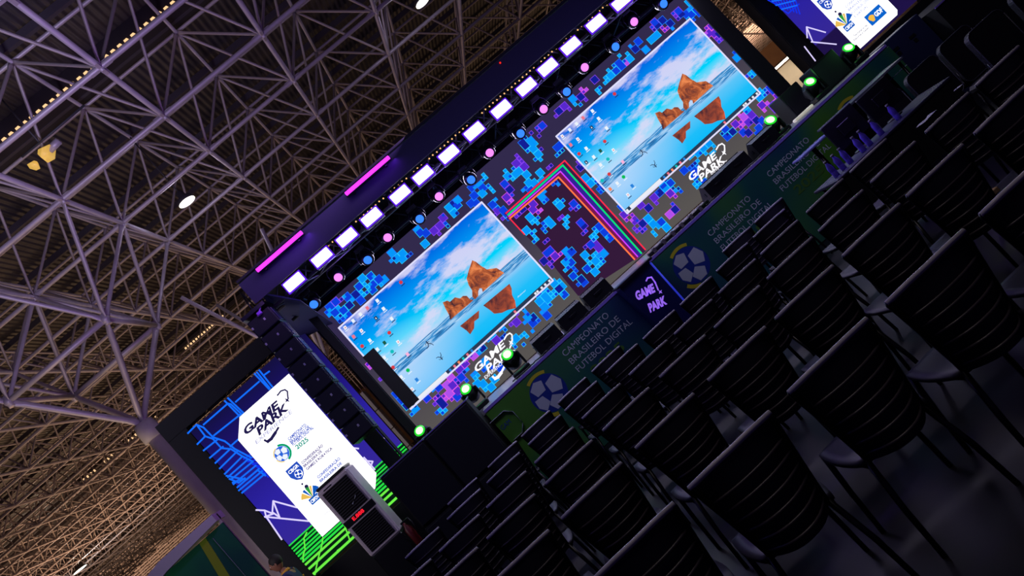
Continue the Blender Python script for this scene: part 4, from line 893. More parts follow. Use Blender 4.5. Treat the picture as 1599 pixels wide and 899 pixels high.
MB(rto).poly([(A.x, 12-D, A.z), (B.x, 12-D, A.z), (B.x, 12-D, A.z+h_), (A.x, 12-D, A.z+h_)]).build('blue_badge', glow('badge_blue', (10, 100, 205)), rt)
MB(rto).poly([(A.x+.09+.055*math.cos(a)*(1+.25*math.sin(3*a)), 12-D-.001, A.z+h_/2+.06*math.sin(a)) for a in [k*.524 for k in range(12)]]).build('yellow_map_shape', glow('badge_yellow', (246, 190, 70)), rt)
text('GDF', (A.x+.16, 12-D-.001, A.z+.065), (B.x-.02, 12-D-.001, A.z+.065), .075, m_wh, 'lettering', rt, rto, bold=.03)
lines([[zR(285, 200), zR(425, 240)], [zR(285, 200), zR(290, 280)], [zR(285, 200), zR(330, 308)], [zR(320, 310), zR(505, 328)], [zR(285, 365), zR(350, 450)], [zR(270, 345), zR(290, 372)]], g_wl, 12.0, rto, rt, .022, .005, 'lilac_picture_line')
lines([[zR(20+k*22, -8-k*2), zR(60+k*22, 40+k*8)] for k in range(9)]+[[zR(90, 60), zR(150, 100), zR(230, 30)], [zR(0, 0), zR(110, 60)]], g_deep, 12.0, rto, rt, .022, .003, 'deep_blue_picture_line')
lines([[zR(30, 10), zR(100, 0)], [zR(60, 40), zR(200, 5)], [zR(100, 70), zR(215, 40)]], g_blue, 12.0, rto, rt, .022, .004, 'blue_picture_line')

# black goal frames that carry the side screens
def goal(x0, x1, zt__, y, label, wide=.30):
    o = ((x0+x1)/2, y, 0); t = thing('truss_gantry', label, 'truss', o)
    for x in (x0, x1): boxtruss(o, (x, y, .04), (x, y, zt__-.35), .26, t, m_aluD, .4); MB(o).box((x, y-.15, zt__/2-.15), (wide, .02, zt__-.35)).box((x+.155, y, zt__/2-.15), (.015, .28, zt__-.35)).box((x-.155, y, zt__/2-.15), (.015, .28, zt__-.35)).build('black_cloth', m_black, t)
    boxtruss(o, (x0-.17, y, zt__-.17), (x1+.17, y, zt__-.17), .26, t, m_aluD, .4)
    MB(o).box(((x0+x1)/2, y-.15, zt__-.17), (x1-x0+.34, .02, .32)).build('black_cloth', m_black, t)
    return t
goal(-4.22, -2.10, 4.38, 12.32, 'black truss frame carrying the left side screen, white column behind it', .34)
goal(7.36, 9.72, 4.38, 12.32, 'black truss frame carrying the right side screen', .30)
# grey wall strip seen left of the left screen's lower edge: bench of low risers under the screen
rs = thing('screen_riser', 'low black platform under the left side screen', 'platform', (-3.0, 12.1, 0)); MB((-3.0, 12.1, 0)).box((-3.1, 11.98, .52), (1.64, .2, 1.02)).build('cloth_skirt', m_black, rs)
rs = thing('screen_riser', 'low black platform under the right side screen', 'platform', (8.5, 12.1, 0)); MB((8.5, 12.1, 0)).box((8.5, 11.98, .67), (1.9, .2, 1.32)).build('cloth_skirt', m_black, rs)

# ------------------------------------------------------------------ hanging line array in front of the left screen
ax_, ay_ = -1.76, 10.22
la = thing('line_array', 'tall hanging column of black speaker boxes in front of the left screen', 'speaker', (ax_, ay_, 4.2)); o = (ax_, ay_, 4.2)
m_side = mat('blue_lit_gloss_side', (60, 60, 96), rough=.25)  # bluish light on the box sides is put into the plate colour
ang = 0; z = 4.14; y = ay_; n_ = 8
for k in range(n_):
    h_ = .262; R3 = Matrix.Rotation(-ang, 3, 'X'); c = Vector((ax_, y, z-h_/2))
    cab = MB(o).bbox(c, (.35, .36, h_-.014), .012, R3).build('cabinet', m_blk, la)
    MB(o).box(c+R3@Vector((0, -.184, 0)), (.31, .012, h_-.05), R3).build('grille', m_navyblk, cab)
    MB(o).bbox(c+R3@Vector((.181, -.05, 0)), (.016, .16, h_-.06), .004, R3).build('side_plate', m_side, cab)
    for sx_ in (-.155, .04): MB(o).bbox(c+R3@Vector((sx_, -.19, .02)), (.025, .012, .035), .003, R3).build('badge', m_tube, cab)
    z -= h_; y -= math.sin(ang)*h_*.2; ang = math.radians(.8*k)
MB(o).box((ax_, ay_, 4.19), (.36, .5, .05)).tube([(ax_, ay_-.2, 4.2), (ax_, ay_, 4.58)], .012, 6).tube([(ax_, ay_+.2, 4.2), (ax_, ay_, 4.58)], .012, 6).build('fly_frame', m_blkmetal, la)
tower(-1.79, 10.80, 3.9, 'slim black tower right behind the hanging speaker column', .18, 1)
cl = thing('violet_lit_clamp', 'small violet lit clamp at the top corner of the hanging speakers', 'clamp', tuple(W(405, 489, 10.0))); o = tuple(W(405, 489, 10.0))
m_vl = mat('violet_lit_metal', (170, 90, 230), rough=.4, metal=.3)
MB(o).bbox(o, (.07, .05, .05), .01).build('jaw', m_vl, cl); MB(o).tube([Vector(o)+Vector((-.04, 0, -.02)), Vector(o)+Vector((.06, 0, .05))], .012, 8).build('bolt', m_vl, cl)
point('clamp_glow', (o[0]+.1, o[1]-.35, o[2]+.1), .5, (.6, .2, 1), .05)

# ------------------------------------------------------------------ things on the deck
def wedge0():
    t = thing('floor_monitor', '', 'speaker', (0, 0, 0)); o = (0, 0, 0)
    # wedge: sloping grille faces the players behind, flat back to the hall
    pr = [(-.19, -.14, 0), (-.19, .22, 0), (-.19, .22, .06), (-.19, -.02, .235), (-.19, -.14, .20)]
    MB(o).prism(pr, (.38, 0, 0)).build('cabinet', m_blk, t)
    MB(o).prism([(-.175, .215, .075), (-.175, -.01, .24), (-.175, -.005, .246), (-.175, .22, .081)], (.35, 0, 0)).build('grille', m_navyblk, t)
    MB(o).tube([(-.06, -.142, .13), (-.05, -.165, .13), (.05, -.165, .13), (.06, -.142, .13)], .008, 6).build('handle', m_blkmetal, t)
    for x in (-.193, .193): MB(o).box((x, 0, .10), (.006, .07, .05)).build('side_socket', m_aluD, t)
    return t
wg = wedge0(); fam = family(wg)
wl = [('leftmost black floor monitor on the stage edge, above the left football print', .77, 9.80), ('black floor monitor in the middle of the left three on the stage', 1.20, 9.80), ('black floor monitor nearest the podium, at the left end of the neon roof line', 1.63, 9.80),
      ('black floor monitor under the right GAME PARK mark, left one of three', 3.74, 9.80), ('black floor monitor in the middle of the right three on the stage', 4.16, 9.95), ('rightmost black floor monitor on the stage, beside the green moving head', 4.60, 9.80)]
for k, (lab, x, y) in enumerate(wl):
    if k == 0: wg.location = (x, y, ZD); wg['label'] = lab; wg['group'] = 'floor monitors'
    else: dup(wg, (x, y, ZD), None, lab, 'floor monitors', fam)
g_len = glow('green_lens', (190, 255, 180), 2.0); g_rim = mat('green_lit_ring', (20, 90, 20), rough=.3, emit=(30, 220, 40), es=1.0)
def moving_head(px, py, Y, base, label, ax=(0, -.80, .58)):
    c = W(px, py, Y); t = thing('moving_head_light', label, 'stage light', (c.x, c.y+.06, base)); o = (c.x, c.y+.06, base); ax = Vector(ax).normalized(); h_ = c-ax*.10
    hh = h_.z-base
    MB(o).bbox((o[0], o[1], base+.035), (.26, .22, .07), .015).build('base', m_blk, t)
    for s_ in (-1, 1): MB(o).bbox((o[0]+s_*.115, o[1], base+.07+max(.05, hh-.05)/2), (.03, .09, max(.05, hh-.05)), .01).build('yoke_arm', m_blk, t)
    hd = MB(o).lathe(h_-ax*.17, ax, [(0, .07), (.03, .105), (.14, .115), (.22, .09), (.265, .086)], 20).build('head', m_blk, t)
    MB(o).lathe(h_+ax*.090, ax, [(0, .082), (.012, .078)], 20).build('lit_ring', g_rim, hd)
    MB(o).lathe(h_+ax*.100, ax, [(0, .056), (.006, .054)], 20).build('lens', g_len, hd)
    point('lamp_glow', c+ax*.12, .8, (.2, 1, .25), .04)
moving_head(655, 672, 10.6, ZD, 'green moving head at the far left corner of the stage')
moving_head(727, 607, 10.35, ZD, 'green moving head just behind the black subwoofer block')
moving_head(792, 553, 9.75, ZD, 'green moving head overlapping the left GAME PARK mark')
moving_head(1203, 187, 9.8, ZD, 'green moving head at the lower right corner of the big screen')
moving_head(1265, 127, 10.2, ZD, 'green moving head between the big screen and the black speaker cube')
moving_head(1325, 74, 10.2, 1.30, 'green moving head on the speaker cube under the right side screen')
# speaker cubes at the right end of the stage
def cube(x, y, z0, wd, h_, d, label, holes=0):
    t = thing('speaker_cube', label, 'speaker', (x, y, z0)); o = (x, y, z0)
    MB(o).bbox((x, y, z0+h_/2), (wd, d, h_), .012).build('cabinet', m_blk, t)
    if not holes: MB(o).box((x, y-d/2-.006, z0+h_/2), (wd-.05, .01, h_-.05)).build('grille', m_navyblk, t)
    for k in range(holes):
        MB(o).box((x-wd*.22+wd*.44*k, y-d/2-.003, z0+h_*.55), (.09, .006, .035)).box((x-wd*.22+wd*.44*k, y-d/2-.003, z0+h_*.45), (.05, .006, .06)).build('handle_hole', m_black, t)
cube(6.26, 10.45, ZD, .44, .42, .4, 'plain black speaker cube on the stage, left of the last green moving head')
cube(5.85, 10.9, ZD, .36, .42, .4, 'dim black speaker cube half behind the plainer one, right stage end')
m_navybox = mat('navy_lit_case', (40, 46, 84), rough=.5)
t = thing('flight_case', 'navy blue lit case with cut out handles under the right side screen', 'case', (7.1, 10.2, 0)); o = (7.1, 10.2, 0)
MB(o).bbox((7.12, 10.2, .65), (.80, .5, 1.30), .015).build('case_body', m_navybox, t)
for k in range(2): MB(o).box((6.93+.30*k, 9.945, 1.13-.02*k), (.10, .01, .04)).box((6.93+.30*k, 9.945, 1.06-.02*k), (.05, .01, .05)).build('handle_hole', m_black, t)
# black side extension of the stage under the right screen
e = thing('side_platform', 'black cloth covered platform extending the stage to the right', 'platform', (8.8, 10.2, 0))
MB((8.8, 10.2, 0)).box((8.85, 10.6, .6), (2.6, 1.8, 1.2)).build('cloth_skirt', m_black, e)
MB((8.8, 10.2, 0)).box((8.85, 9.69, 1.195), (2.6, .02, .02)).build('edge_trim', m_trim, e)
# small white cable ramp near the right deck end, brightness put in as emission
tag(MB((5.55, 10.3, ZD)).bbox((5.55, 10.3, ZD+.02), (.34, .10, .04), .01).build('cable_ramp', mat('self_lit_white_ramp', (230, 225, 210), .5, emit=(230, 220, 200), es=.35), None, (5.55, 10.3, ZD)), 'small bright white cable ramp on the deck near the right stage end', 'cable ramp')
# black boom lying along the front edge right of the podium, silvery cables
A, B = W(1020, 407, 9.62), W(1112, 338, 9.62)
t = thing('light_boom', 'long thin black boom lying along the stage edge right of the podium', 'boom', (A.x, 9.62, ZD)); o = (A.x, 9.62, ZD)
MB(o).tube([(A.x, 9.62, ZD+.03), (B.x+.1, 9.62, ZD+.03)], .03, 8).build('pole', m_blkmetal, t)
for k in range(6): MB(o).bbox((A.x+.1+k*.16, 9.62, ZD+.035), (.05, .07, .068), .008).build('clamp', m_alu, t)
for n, (x0_, x1_, lab) in enumerate(((.1, 1.75, 'tangle of thin dark cable on the stage edge in front of the left floor monitors'), (3.4, 4.9, 'tangle of thin dark cable on the stage edge in front of the right floor monitors'))):
    random.seed(n+5); pts = [(x0_+(x1_-x0_)*k/40, 9.56+.03*math.sin(k*1.3)+.02*random.random(), ZD+.012+.01*random.random()) for k in range(41)]
    tag(MB((x0_, 9.56, ZD)).tube(pts, .008, 6).build('cable', m_blk, None, (x0_, 9.56, ZD)), lab, 'cable')
# silver stands between the monitors
for k, (px, py) in enumerate(((868, 512), (912, 478), (838, 545))):
    c = W(px, py, 9.72); t = thing('microphone_clip_stand', ('small shiny stand between the first and second floor monitor', 'small shiny stand between the second floor monitor and the one nearest the podium', 'small shiny stand left of the leftmost floor monitor')[k], 'stand', (c.x, 9.72, ZD)); o = (c.x, 9.72, ZD)
    MB(o).lathe(o, (0, 0, 1), [(0, .05), (.012, .05), (.02, .008), (.10, .008)], 14).build('foot', m_alu, t)
    MB(o).tube([(c.x, 9.72, ZD+.09), (c.x-.02, 9.72, ZD+.16)], .010, 8).build('clip', m_alu, t)

# ------------------------------------------------------------------ GAME PARK podium in front of the stage
yo = 9.12; po = (2.12, yo, 0)
pd = thing('podium', 'dark blue podium with glowing violet GAME PARK letters in front of the stage', 'podium', po)
m_pod = mat('dark_blue_gloss_panel', (22, 24, 84), rough=.3)
A, B, C_, D_ = W(967, 449, yo), W(1027, 419, yo), W(1056, 458, yo), W(1019, 489, yo)
x0_, x1_ = D_.x-.02, C_.x+.0
MB(po).prism([(A.x, yo, 1.30), (B.x-.02, yo, 1.30), (x1_, yo, 0), (x0_, yo, 0)], (0, .30, 0)).build('body', m_pod, pd)
MB(po).bbox(((A.x+B.x)/2, yo+.14, 1.315), (B.x-A.x+.06, .36, .03), .008).build('top', m_blk, pd)
MB(po).tube([(B.x-.02, yo-.01, 1.28), (x1_, yo-.01, .02)], .012, 6).build('edge_strip', mat('blue_lit_edge', (60, 80, 220), rough=.3, emit=(40, 50, 190), es=.6), pd)
m_pl = mat('violet_lit_letters', (190, 150, 250), rough=.5, emit=(150, 100, 240), es=.85)  # violet light on the letters is put in as emission
q6 = lambda a, b_: (780+a/4.282, 400+b_/4.281)
game_park((995.5, 468.5), (1025, 454), (1015, 487.5), (1043, 473), 13.0, None, None, yo, m_pl, pd, po, .006, arc=[q6(*p) for p in ((980, 165), (990, 145), (1015, 140), (1040, 175), (1060, 225))], star=(*q6(1075, 238), 4), bd=.05)

# ------------------------------------------------------------------ tall air cooler left of the stage
yc = 11.25
A, B, C_ = W(492, 770, yc), W(541, 731, yc), W(577, 870, yc)
x0_, x1_ = A.x, B.x; zt__ = (A.z+B.z)/2; zm = C_.z-.03; cxx = (x0_+x1_)/2; co = (cxx, yc+.25, 0)
ac = thing('air_cooler', 'tall white air cooler with two dark grilles and a red display', 'air cooler', co)
m_acw = mat('off_white_plastic', (214, 198, 204), rough=.5); m_grl = mat('dark_grille', (40, 36, 44), rough=.7)
Wd = x1_-x0_
MB(co).bbox((cxx, yc+.25, (zt__+zm)/2), (Wd, .5, zt__-zm), .03).build('housing', m_acw, ac)
MB(co).bbox((cxx, yc+.25, zm/2+.05), (Wd-.02, .48, zm-.10), .02).build('water_tank', m_blk, ac)
MB(co).bbox((cxx+.0, yc+.25, zt__+.02), (Wd-.03, .47, .05), .02).build('top_cover', m_blk, ac)
hh = (zt__-zm)
for n, (za, zb__) in enumerate(((zt__-.07, zt__-.07-hh*.40), (zt__-.07-hh*.52, zm+.06))):
    gz = (za+zb__)/2; gr = MB(co).box((cxx, yc-.004, gz), (Wd-.12, .012, za-zb__)).build('grille', m_grl, ac)
    mb = MB(co)
    for k in range(13): mb.box((cxx, yc-.016, zb__+(za-zb__)*(k+.5)/13), (Wd-.14, .012, .010), Matrix.Rotation(.5, 3, 'X'))
    mb.build('louvre_slats', m_blkmetal, gr)
    MB(co).box((cxx-Wd*.18, yc-.002, za+.028), (.14, .004, .018)).build('vent_slot', m_blk, ac)
cp_ = MB(co).bbox((cxx, yc-.004, zt__-.07-hh*.46), (Wd-.02, .02, hh*.085), .006).build('control_panel', m_blk, ac)
text('E.888', (cxx-.12, yc-.016, zt__-.07-hh*.475), (cxx+.08, yc-.016, zt__-.07-hh*.475), .05, glow('red_display', (255, 30, 50), 1.2), 'red_display', cp_, co, bold=.03)
MB(co).poly([(cxx+.02, yc-.024, zt__-hh*.37), (cxx+.12, yc-.024, zt__-hh*.335), (cxx+.14, yc-.024, zt__-hh*.31), (cxx+.10, yc-.024, zt__-hh*.33), (cxx+.02, yc-.024, zt__-hh*.385)]).build('white_swoosh_badge', m_white, ac)
for sx_ in (-1, 1):
    for sy_ in (-1, 1): MB(co).tube([(cxx+sx_*(Wd/2-.08)-.015, yc+.25+sy_*.18, .05), (cxx+sx_*(Wd/2-.08)+.015, yc+.25+sy_*.18, .05)], .05, 12).build('caster', m_blk, ac)
# fire extinguisher and case beside it
e_ = W(631, 818, 11.0); t = thing('fire_extinguisher', 'dim red fire extinguisher hanging between the air cooler and the subwoofers', 'fire extinguisher', (e_.x, 11.0, 0)); o = (e_.x, 11.0, 0)
MB(o).lathe((e_.x, 11.0, .48), (0, 0, 1), [(0, .05), (.02, .058), (.26, .058), (.32, .025), (.36, .022)], 18).build('cylinder', mat('red_paint', (96, 14, 20), .4), t)
MB(o).lathe((e_.x, 11.0, 0), (0, 0, 1), [(0, .13), (.02, .13), (.03, .02), (.48, .02)], 16).build('floor_stand', m_alu, t)
MB(o).tube([(e_.x, 11.0, .84), (e_.x+.09, 11.0, .86), (e_.x+.11, 10.97, .75), (e_.x+.08, 10.95, .6)], .010, 6).bbox((e_.x+.02, 11.0, .85), (.12, .03, .03), .005).build('hose_and_valve', m_blk, t)
t = thing('equipment_case', 'small violet lit equipment case on the floor beside the air cooler', 'case', (-2.22, 10.55, 0)); o = (-2.22, 10.55, 0)
MB(o).bbox((-2.22, 10.55, .22), (.42, .4, .44), .02).build('case_body', mat('grey_case', (70, 66, 88), .5), t)
for k in range(2): MB(o).bbox((-2.32+k*.2, 10.34, .30), (.05, .015, .05), .004).build('latch', m_alu, t)

# ================================================================== THE AUDIENCE AREA
m_chair = mat('black_chair_plastic', (26, 25, 36), rough=.5, spec=.35)
m_rib = mat('highlight_grey_rib', (66, 58, 62), rough=.38)  # highlights on the black back painted in as lighter grey ribs
m_rail = mat('highlight_grey_top_rail', (205, 198, 210), rough=.4)  # highlight along the rail is put into its pale colour
m_chlegs = mat('black_chair_tube', (22, 21, 25), rough=.3, metal=.3)
def chair0():
    t = thing('slat_back_chair', '', 'chair', (0, 0, 0)); o = (0, 0, 0)
    # seat, slightly dished and rounded, front edge away from the camera
    mb = MB(o); nx, ny = 8, 8; top = []; bot = []
    for j in range(ny+1):
        for i in range(nx+1):
            u, v = i/nx*2-1, j/ny*2-1; k_ = 1-.10*abs(u*v)**2
            x, y = u*.215*k_*(1-.06*(v < 0)*abs(v)), v*.215*k_; z = .445-.012*(1-u*u)*(1-v*v)-(.012 if v > .8 else 0)
            top.append((x, y, z)); bot.append((x, y, z-.022))
    n = len(top); q = lambda a, b_: b_*(nx+1)+a; fs = []
    for j in range(ny):
        for i in range(nx): fs += [(q(i, j), q(i+1, j), q(i+1, j+1), q(i, j+1)), (n+q(i, j), n+q(i, j+1), n+q(i+1, j+1), n+q(i+1, j))]
    for i in range(nx): fs += [(q(i, 0), n+q(i, 0), n+q(i+1, 0), q(i+1, 0)), (q(i, ny), q(i+1, ny), n+q(i+1, ny), n+q(i, ny))]
    for j in range(ny): fs += [(q(0, j), q(0, j+1), n+q(0, j+1), n+q(0, j)), (q(nx, j), n+q(nx, j), n+q(nx, j+1), q(nx, j+1))]
    mb.add(top+bot, fs, 0, True); mb.build('seat', m_chair, t)
    # back: side posts taper down, the slats bulge more and more towards the camera the lower they are
    pw = lambda z: .150+.055*min(1, max(0, (z-.45)/.38))          # half width of the back
    py_ = lambda z: -.195-.040*(z-.45)/.4
    for s_ in (-1, 1): MB(o).tube([(s_*pw(z), py_(z), z) for z in (.43, .5, .6, .7, .78, .83, .845)], [.013, .013, .013, .013, .014, .015, .010], 8).build('back_post', m_chlegs, t)
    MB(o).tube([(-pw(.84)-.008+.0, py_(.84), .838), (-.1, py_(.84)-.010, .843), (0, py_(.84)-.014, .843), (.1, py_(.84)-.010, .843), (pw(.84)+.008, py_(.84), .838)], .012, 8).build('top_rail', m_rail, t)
    bul = lambda z: .018+.115*min(1, max(0, (.83-z)/.40))
    mb = MB(o); n = 12; P_ = []; zs = [.832, .78, .72, .66, .60, .54, .48, .43]
    for z in zs:
        for i in range(n+1):
            u = i/n*2-1; P_.append((u*pw(z), py_(z)-bul(z)*(1-abs(u)**2.4), z))
    m_ = len(P_); mb.add(P_+[(x*.98, y+.014, z) for x, y, z in P_], [(r*(n+1)+i, r*(n+1)+i+1, (r+1)*(n+1)+i+1, (r+1)*(n+1)+i) for r in range(len(zs)-1) for i in range(n)]+[(m_+r*(n+1)+i, m_+(r+1)*(n+1)+i, m_+(r+1)*(n+1)+i+1, m_+r*(n+1)+i+1) for r in range(len(zs)-1) for i in range(n)], 0, True)
    mb.build('back_shell', m_chair, t)
    for k in range(6):
        z = .735-.054*k; pts = []
        for i in range(13):
            u = (i/12*2-1)*.97; pts.append((u*pw(z), py_(z)-(bul(z)+.008)*(1-abs(u)**2.4)-.002, z))
        MB(o).tube(pts, [.004]+[.0075]*11+[.004], 6, sq=(.8, 1.0)).build('rib', m_rib, t)
    for s_ in (-1, 1):
        MB(o).tube([(s_*.155, -.19, .44), (s_*.185, -.225, .22), (s_*.20, -.245, .0)], [.014, .013, .012], 8).build('leg', m_chlegs, t)
        MB(o).tube([(s_*.185, .17, .43), (s_*.20, .19, .22), (s_*.21, .205, .0)], [.014, .013, .012], 8).build('leg', m_chlegs, t)
        MB(o).tube([(s_*.165, -.19, .415), (s_*.185, .17, .415)], .011, 6).build('side_rail', m_chlegs, t)
    return t
ch = chair0(); fam = family(ch)
rowY = [3.19, 4.36, 5.50, 6.62, 7.90, 8.93]       # seats; the back stands .235 nearer
cols = [-1.58, -1.06, -.55, -.03, .50, 1.03, 1.53, 2.03, 2.52, 3.04, 3.55, 4.06]
rown = ['in the row nearest the camera', 'in the second row from the camera', 'in the third row from the camera', 'in the fourth row from the camera', 'in the fifth row from the camera', 'in the front row against the stage']
first = True
for r, y in enumerate(rowY):
    cs = [c for c in cols]
    if r == 0: cs = [-1.07, -.56, -.04, .47, 1.0, 1.51, 2.03, 2.54]
    if r == 1: cs = cols[1:9]+[3.03]
    if r == 5: cs = [-1.12, -.53, -.03, .51, 1.03, 3.05, 3.55]
    if r == 4: cs = [-1.60, -1.06, -.55, -.01, .48, 1.03, 1.53, 2.03, 2.54, 3.05]
    if r == 3: cs = cols[:-1]
    lab0 = 'black slat-back chair '
    for k, x in enumerate(cs):
        yy = y+(.0 if x < 1.3 else -.03-.03*(x-1.3))+random.uniform(-.01, .01); rz = random.uniform(-.02, .02)-(0.0 if x < 1.3 else .03)
        nth = ORD[k]
        lab = f'{lab0}{rown[r]}, {nth} from the left'
        if first: ch.location = (x, yy, 0); ch.rotation_euler = (0, 0, rz); ch['label'] = lab; ch['group'] = 'black slat-back chairs in rows'; first = False
        else: dup(ch, (x, yy, 0), rz, lab, 'black slat-back chairs in rows', fam)

# rounded padded chairs on the right
m_pad = mat('black_padded_fabric', (20, 20, 26), rough=.6); m_pip = mat('grey_piping', (70, 70, 84), rough=.4)
def round_rect(cx_, cz_, w_, h_, r, y, n=5):
    pts = []
    for qx, qz, a0 in ((1, 1, 0), (-1, 1, 90), (-1, -1, 180), (1, -1, 270)):
        for k in range(n+1):
            a = math.radians(a0+90*k/n); pts.append(Vector((cx_+qx*(w_/2-r)+r*math.cos(a), y, cz_+qz*(h_/2-r)+r*math.sin(a))))
    return pts
def padded0():
    t = thing('padded_chair', '', 'chair', (0, 0, 0)); o = (0, 0, 0)
    MB(o).prism(round_rect(0, .68, .46, .52, .08, -.25), (0, .07, 0)).build('backrest', m_pad, t)
    rr = round_rect(0, .68, .46, .52, .08, -.25); MB(o).tube(rr+[rr[0]], .006, 5).build('piping', m_pip, t)
    MB(o).bbox((0, .02, .44), (.47, .46, .09), .03).build('seat', m_pad, t)
    for sx_ in (-1, 1):
        for sy_ in (-1, 1): MB(o).tube([(sx_*.2, sy_*.19, .40), (sx_*.21, sy_*.21, 0)], .012, 8).build('leg', m_chlegs, t)
        MB(o).tube([(sx_*.22, -.20, .42), (sx_*.22, -.215, .60)], .013, 8).build('back_bracket', m_chlegs, t)
    return t
pc = padded0(); fam2 = family(pc)
pl = [('rounded black padded chair standing alone in front of the far pair', 5.70, 7.25), ('rounded black padded chair behind the judges table, left one of the far pair', 5.64, 8.26), ('rounded black padded chair behind the judges table, right one of the far pair', 6.17, 8.28), ('rounded black padded chair nearest the control desk, left of the far pair', 5.10, 8.30), ('rounded black padded chair half hidden at the top right edge', 6.28, 7.22)]
for k, (lab, x, y) in enumerate(pl):
    if k == 0: pc.location = (x, y, 0); pc['label'] = lab; pc['group'] = 'padded chairs on the right'
    else: dup(pc, (x, y, 0), 0, lab, 'padded chairs on the right', fam2)

# control desk with dark screens seen from behind
m_desk = mat('grey_desk_top', (96, 98, 116), rough=.4); m_lav = mat('violet_lit_paper', (120, 118, 200), rough=.6)  # violet light on the papers and table top is put into m_lav
do = (6.0, 8.85, 0)
A, B = W(1307, 182, 8.7), W(1392, 112, 8.7)
t = thing('control_desk', 'long grey topped desk in front of the right end of the stage', 'desk', do)
MB(do).bbox(((A.x+B.x)/2+.1, 8.95, A.z-.01), (B.x-A.x+.3, .45, .03), .006).build('desk_top', m_desk, t)
MB(do).box(((A.x+B.x)/2+.1, 9.14, (A.z-.03)/2+.1), (B.x-A.x+.2, .02, A.z-.25)).build('front_panel', m_black, t)
for x in (A.x, B.x+.2):
    for y in (8.78, 9.1): MB(do).tube([(x, y, 0), (x, y, A.z-.02)], .018, 8).build('leg', m_chlegs, t)
def monitor(px, py, w_, h_, y, base, label):
    c = W(px, py, y); t = thing('desk_monitor', label, 'monitor', (c.x, y, base)); o = (c.x, y, base)
    MB(o).bbox((c.x, y, c.z), (w_, .03, h_), .006).build('screen_back', m_blk, t)
    MB(o).bbox((c.x, y-.02, c.z), (w_*.4, .02, h_*.4), .006).build('mount_bulge', m_blk, t)
    MB(o).tube([(c.x, y+.01, c.z-h_*.2), (c.x, y+.03, base+.01)], .015, 8).lathe((c.x, y+.03, base), (0, 0, 1), [(0, .09), (.012, .085), (.018, .02)], 16).build('stand', m_blk, t)
# judges table with bottles
jo = (4.3, 7.4, 0)
t = thing('judges_table', 'dark cloth covered table with purple lit bottles, right of the chair rows', 'table', jo)
MB(jo).bbox((4.42, 7.42, .735), (1.55, .55, .03), .006).build('table_top', mat('dark_table_cloth', (36, 34, 60), .6), t)
MB(jo).prism([(3.655, 7.155, .72), (5.185, 7.155, .72), (5.185, 7.155, .25), (4.9, 7.15, .23), (4.5, 7.158, .25), (4.1, 7.15, .23), (3.655, 7.155, .25)], (0, .012, 0)).build('cloth_drop', m_black, t)
for x in (3.72, 5.12):
    for y in (7.2, 7.64): MB(jo).tube([(x, y, 0), (x, y, .72)], .018, 8).build('leg', m_chlegs, t)
monitor(1320, 199, .42, .32, 7.60, .75, 'black back of a desk monitor standing left of the bottles on the judges table')
monitor(1374, 155, .42, .30, 7.60, .75, 'black back of a desk monitor standing right behind the bottles')
m_bot = bpy.data.materials.new('violet_tinted_bottle_plastic'); m_bot.use_nodes = True; b = m_bot.node_tree.nodes['Principled BSDF']
b.inputs['Base Color'].default_value = (*lin((120, 96, 240)), 1); b.inputs['Roughness'].default_value = .12; b.inputs['Transmission Weight'].default_value = .35  # purple glow of the bottles is put into the base colour
m_cap = mat('grey_bottle_cap', (120, 118, 120), .5)
def bottle0():
    t = thing('water_bottle', '', 'bottle', (0, 0, 0)); o = (0, 0, 0)
    MB(o).lathe(o, (0, 0, 1), [(0, .026), (.008, .031), (.06, .031), (.065, .029), (.07, .031), (.125, .031), (.16, .014), (.175, .013)], 16).build('body', m_bot, t)
    MB(o).lathe((0, 0, .172), (0, 0, 1), [(0, .016), (.022, .016)], 14).build('cap', m_cap, t)
    return t
bt_ = bottle0(); fam3 = family(bt_)
bpx = [(1308, 275), (1321, 264), (1333, 253), (1350, 236), (1362, 226), (1381, 208), (1403, 184)]
for k, (px, py) in enumerate(bpx):
    c = W(px, py, 7.32); loc = (c.x, 7.32+.02*(k % 3), .75); lab = f'purple lit water bottle on the judges table, {ORD[k]} from the left'
    if k == 0: bt_.location = loc; bt_['label'] = lab; bt_['group'] = 'bottles on the judges table'
    else: dup(bt_, loc, 0, lab, 'bottles on the judges table', fam3)
area('added_bottle_fill', (4.2, 7.45, 1.5), (4.2, 7.30, .8), 1.0, 3.5, (.35, .22, 1.0), .1)  # violet fill added over the bottles, no lamp stands there
# papers and small things
def sheet(px, py, Y, z, w_, d_, rz, m_, label, name='paper_sheet', cat='paper', tilt=0):
    c = W(px, py, Y); o = (c.x, Y, z if z is not None else c.z); R3 = Matrix.Rotation(rz, 3, 'Z')@Matrix.Rotation(tilt, 3, 'X')
    mb = MB(o); n = 6
    top = [Vector(o)+R3@Vector(((i/n-.5)*w_, (j-.5)*d_, .004+.004*math.sin(i*1.1)*j)) for j in (0, 1) for i in range(n+1)]
    mb.add(top+[p-Vector((0, 0, .002)) for p in top], [(i, i+1, n+2+i, n+1+i) for i in range(n)]+[(2*n+2+i, 3*n+3+i, 3*n+4+i, 2*n+3+i) for i in range(n)], 0, False)
    return tag(mb.build(name, m_, None, o), label, cat)
m_paper = mat('white_paper', (214, 212, 232), .7); m_beige = mat('beige_cardboard', (196, 160, 116), .8)
c = W(1268, 230, 8.95); t = thing('tall_side_table', 'tall narrow table with a violet lit top between football print and control desk', 'table', (c.x, 8.95, 0)); o = (c.x, 8.95, 0)
MB(o).bbox((c.x, 8.95, c.z), (.50, .30, .025), .006).build('table_top', m_lav, t)
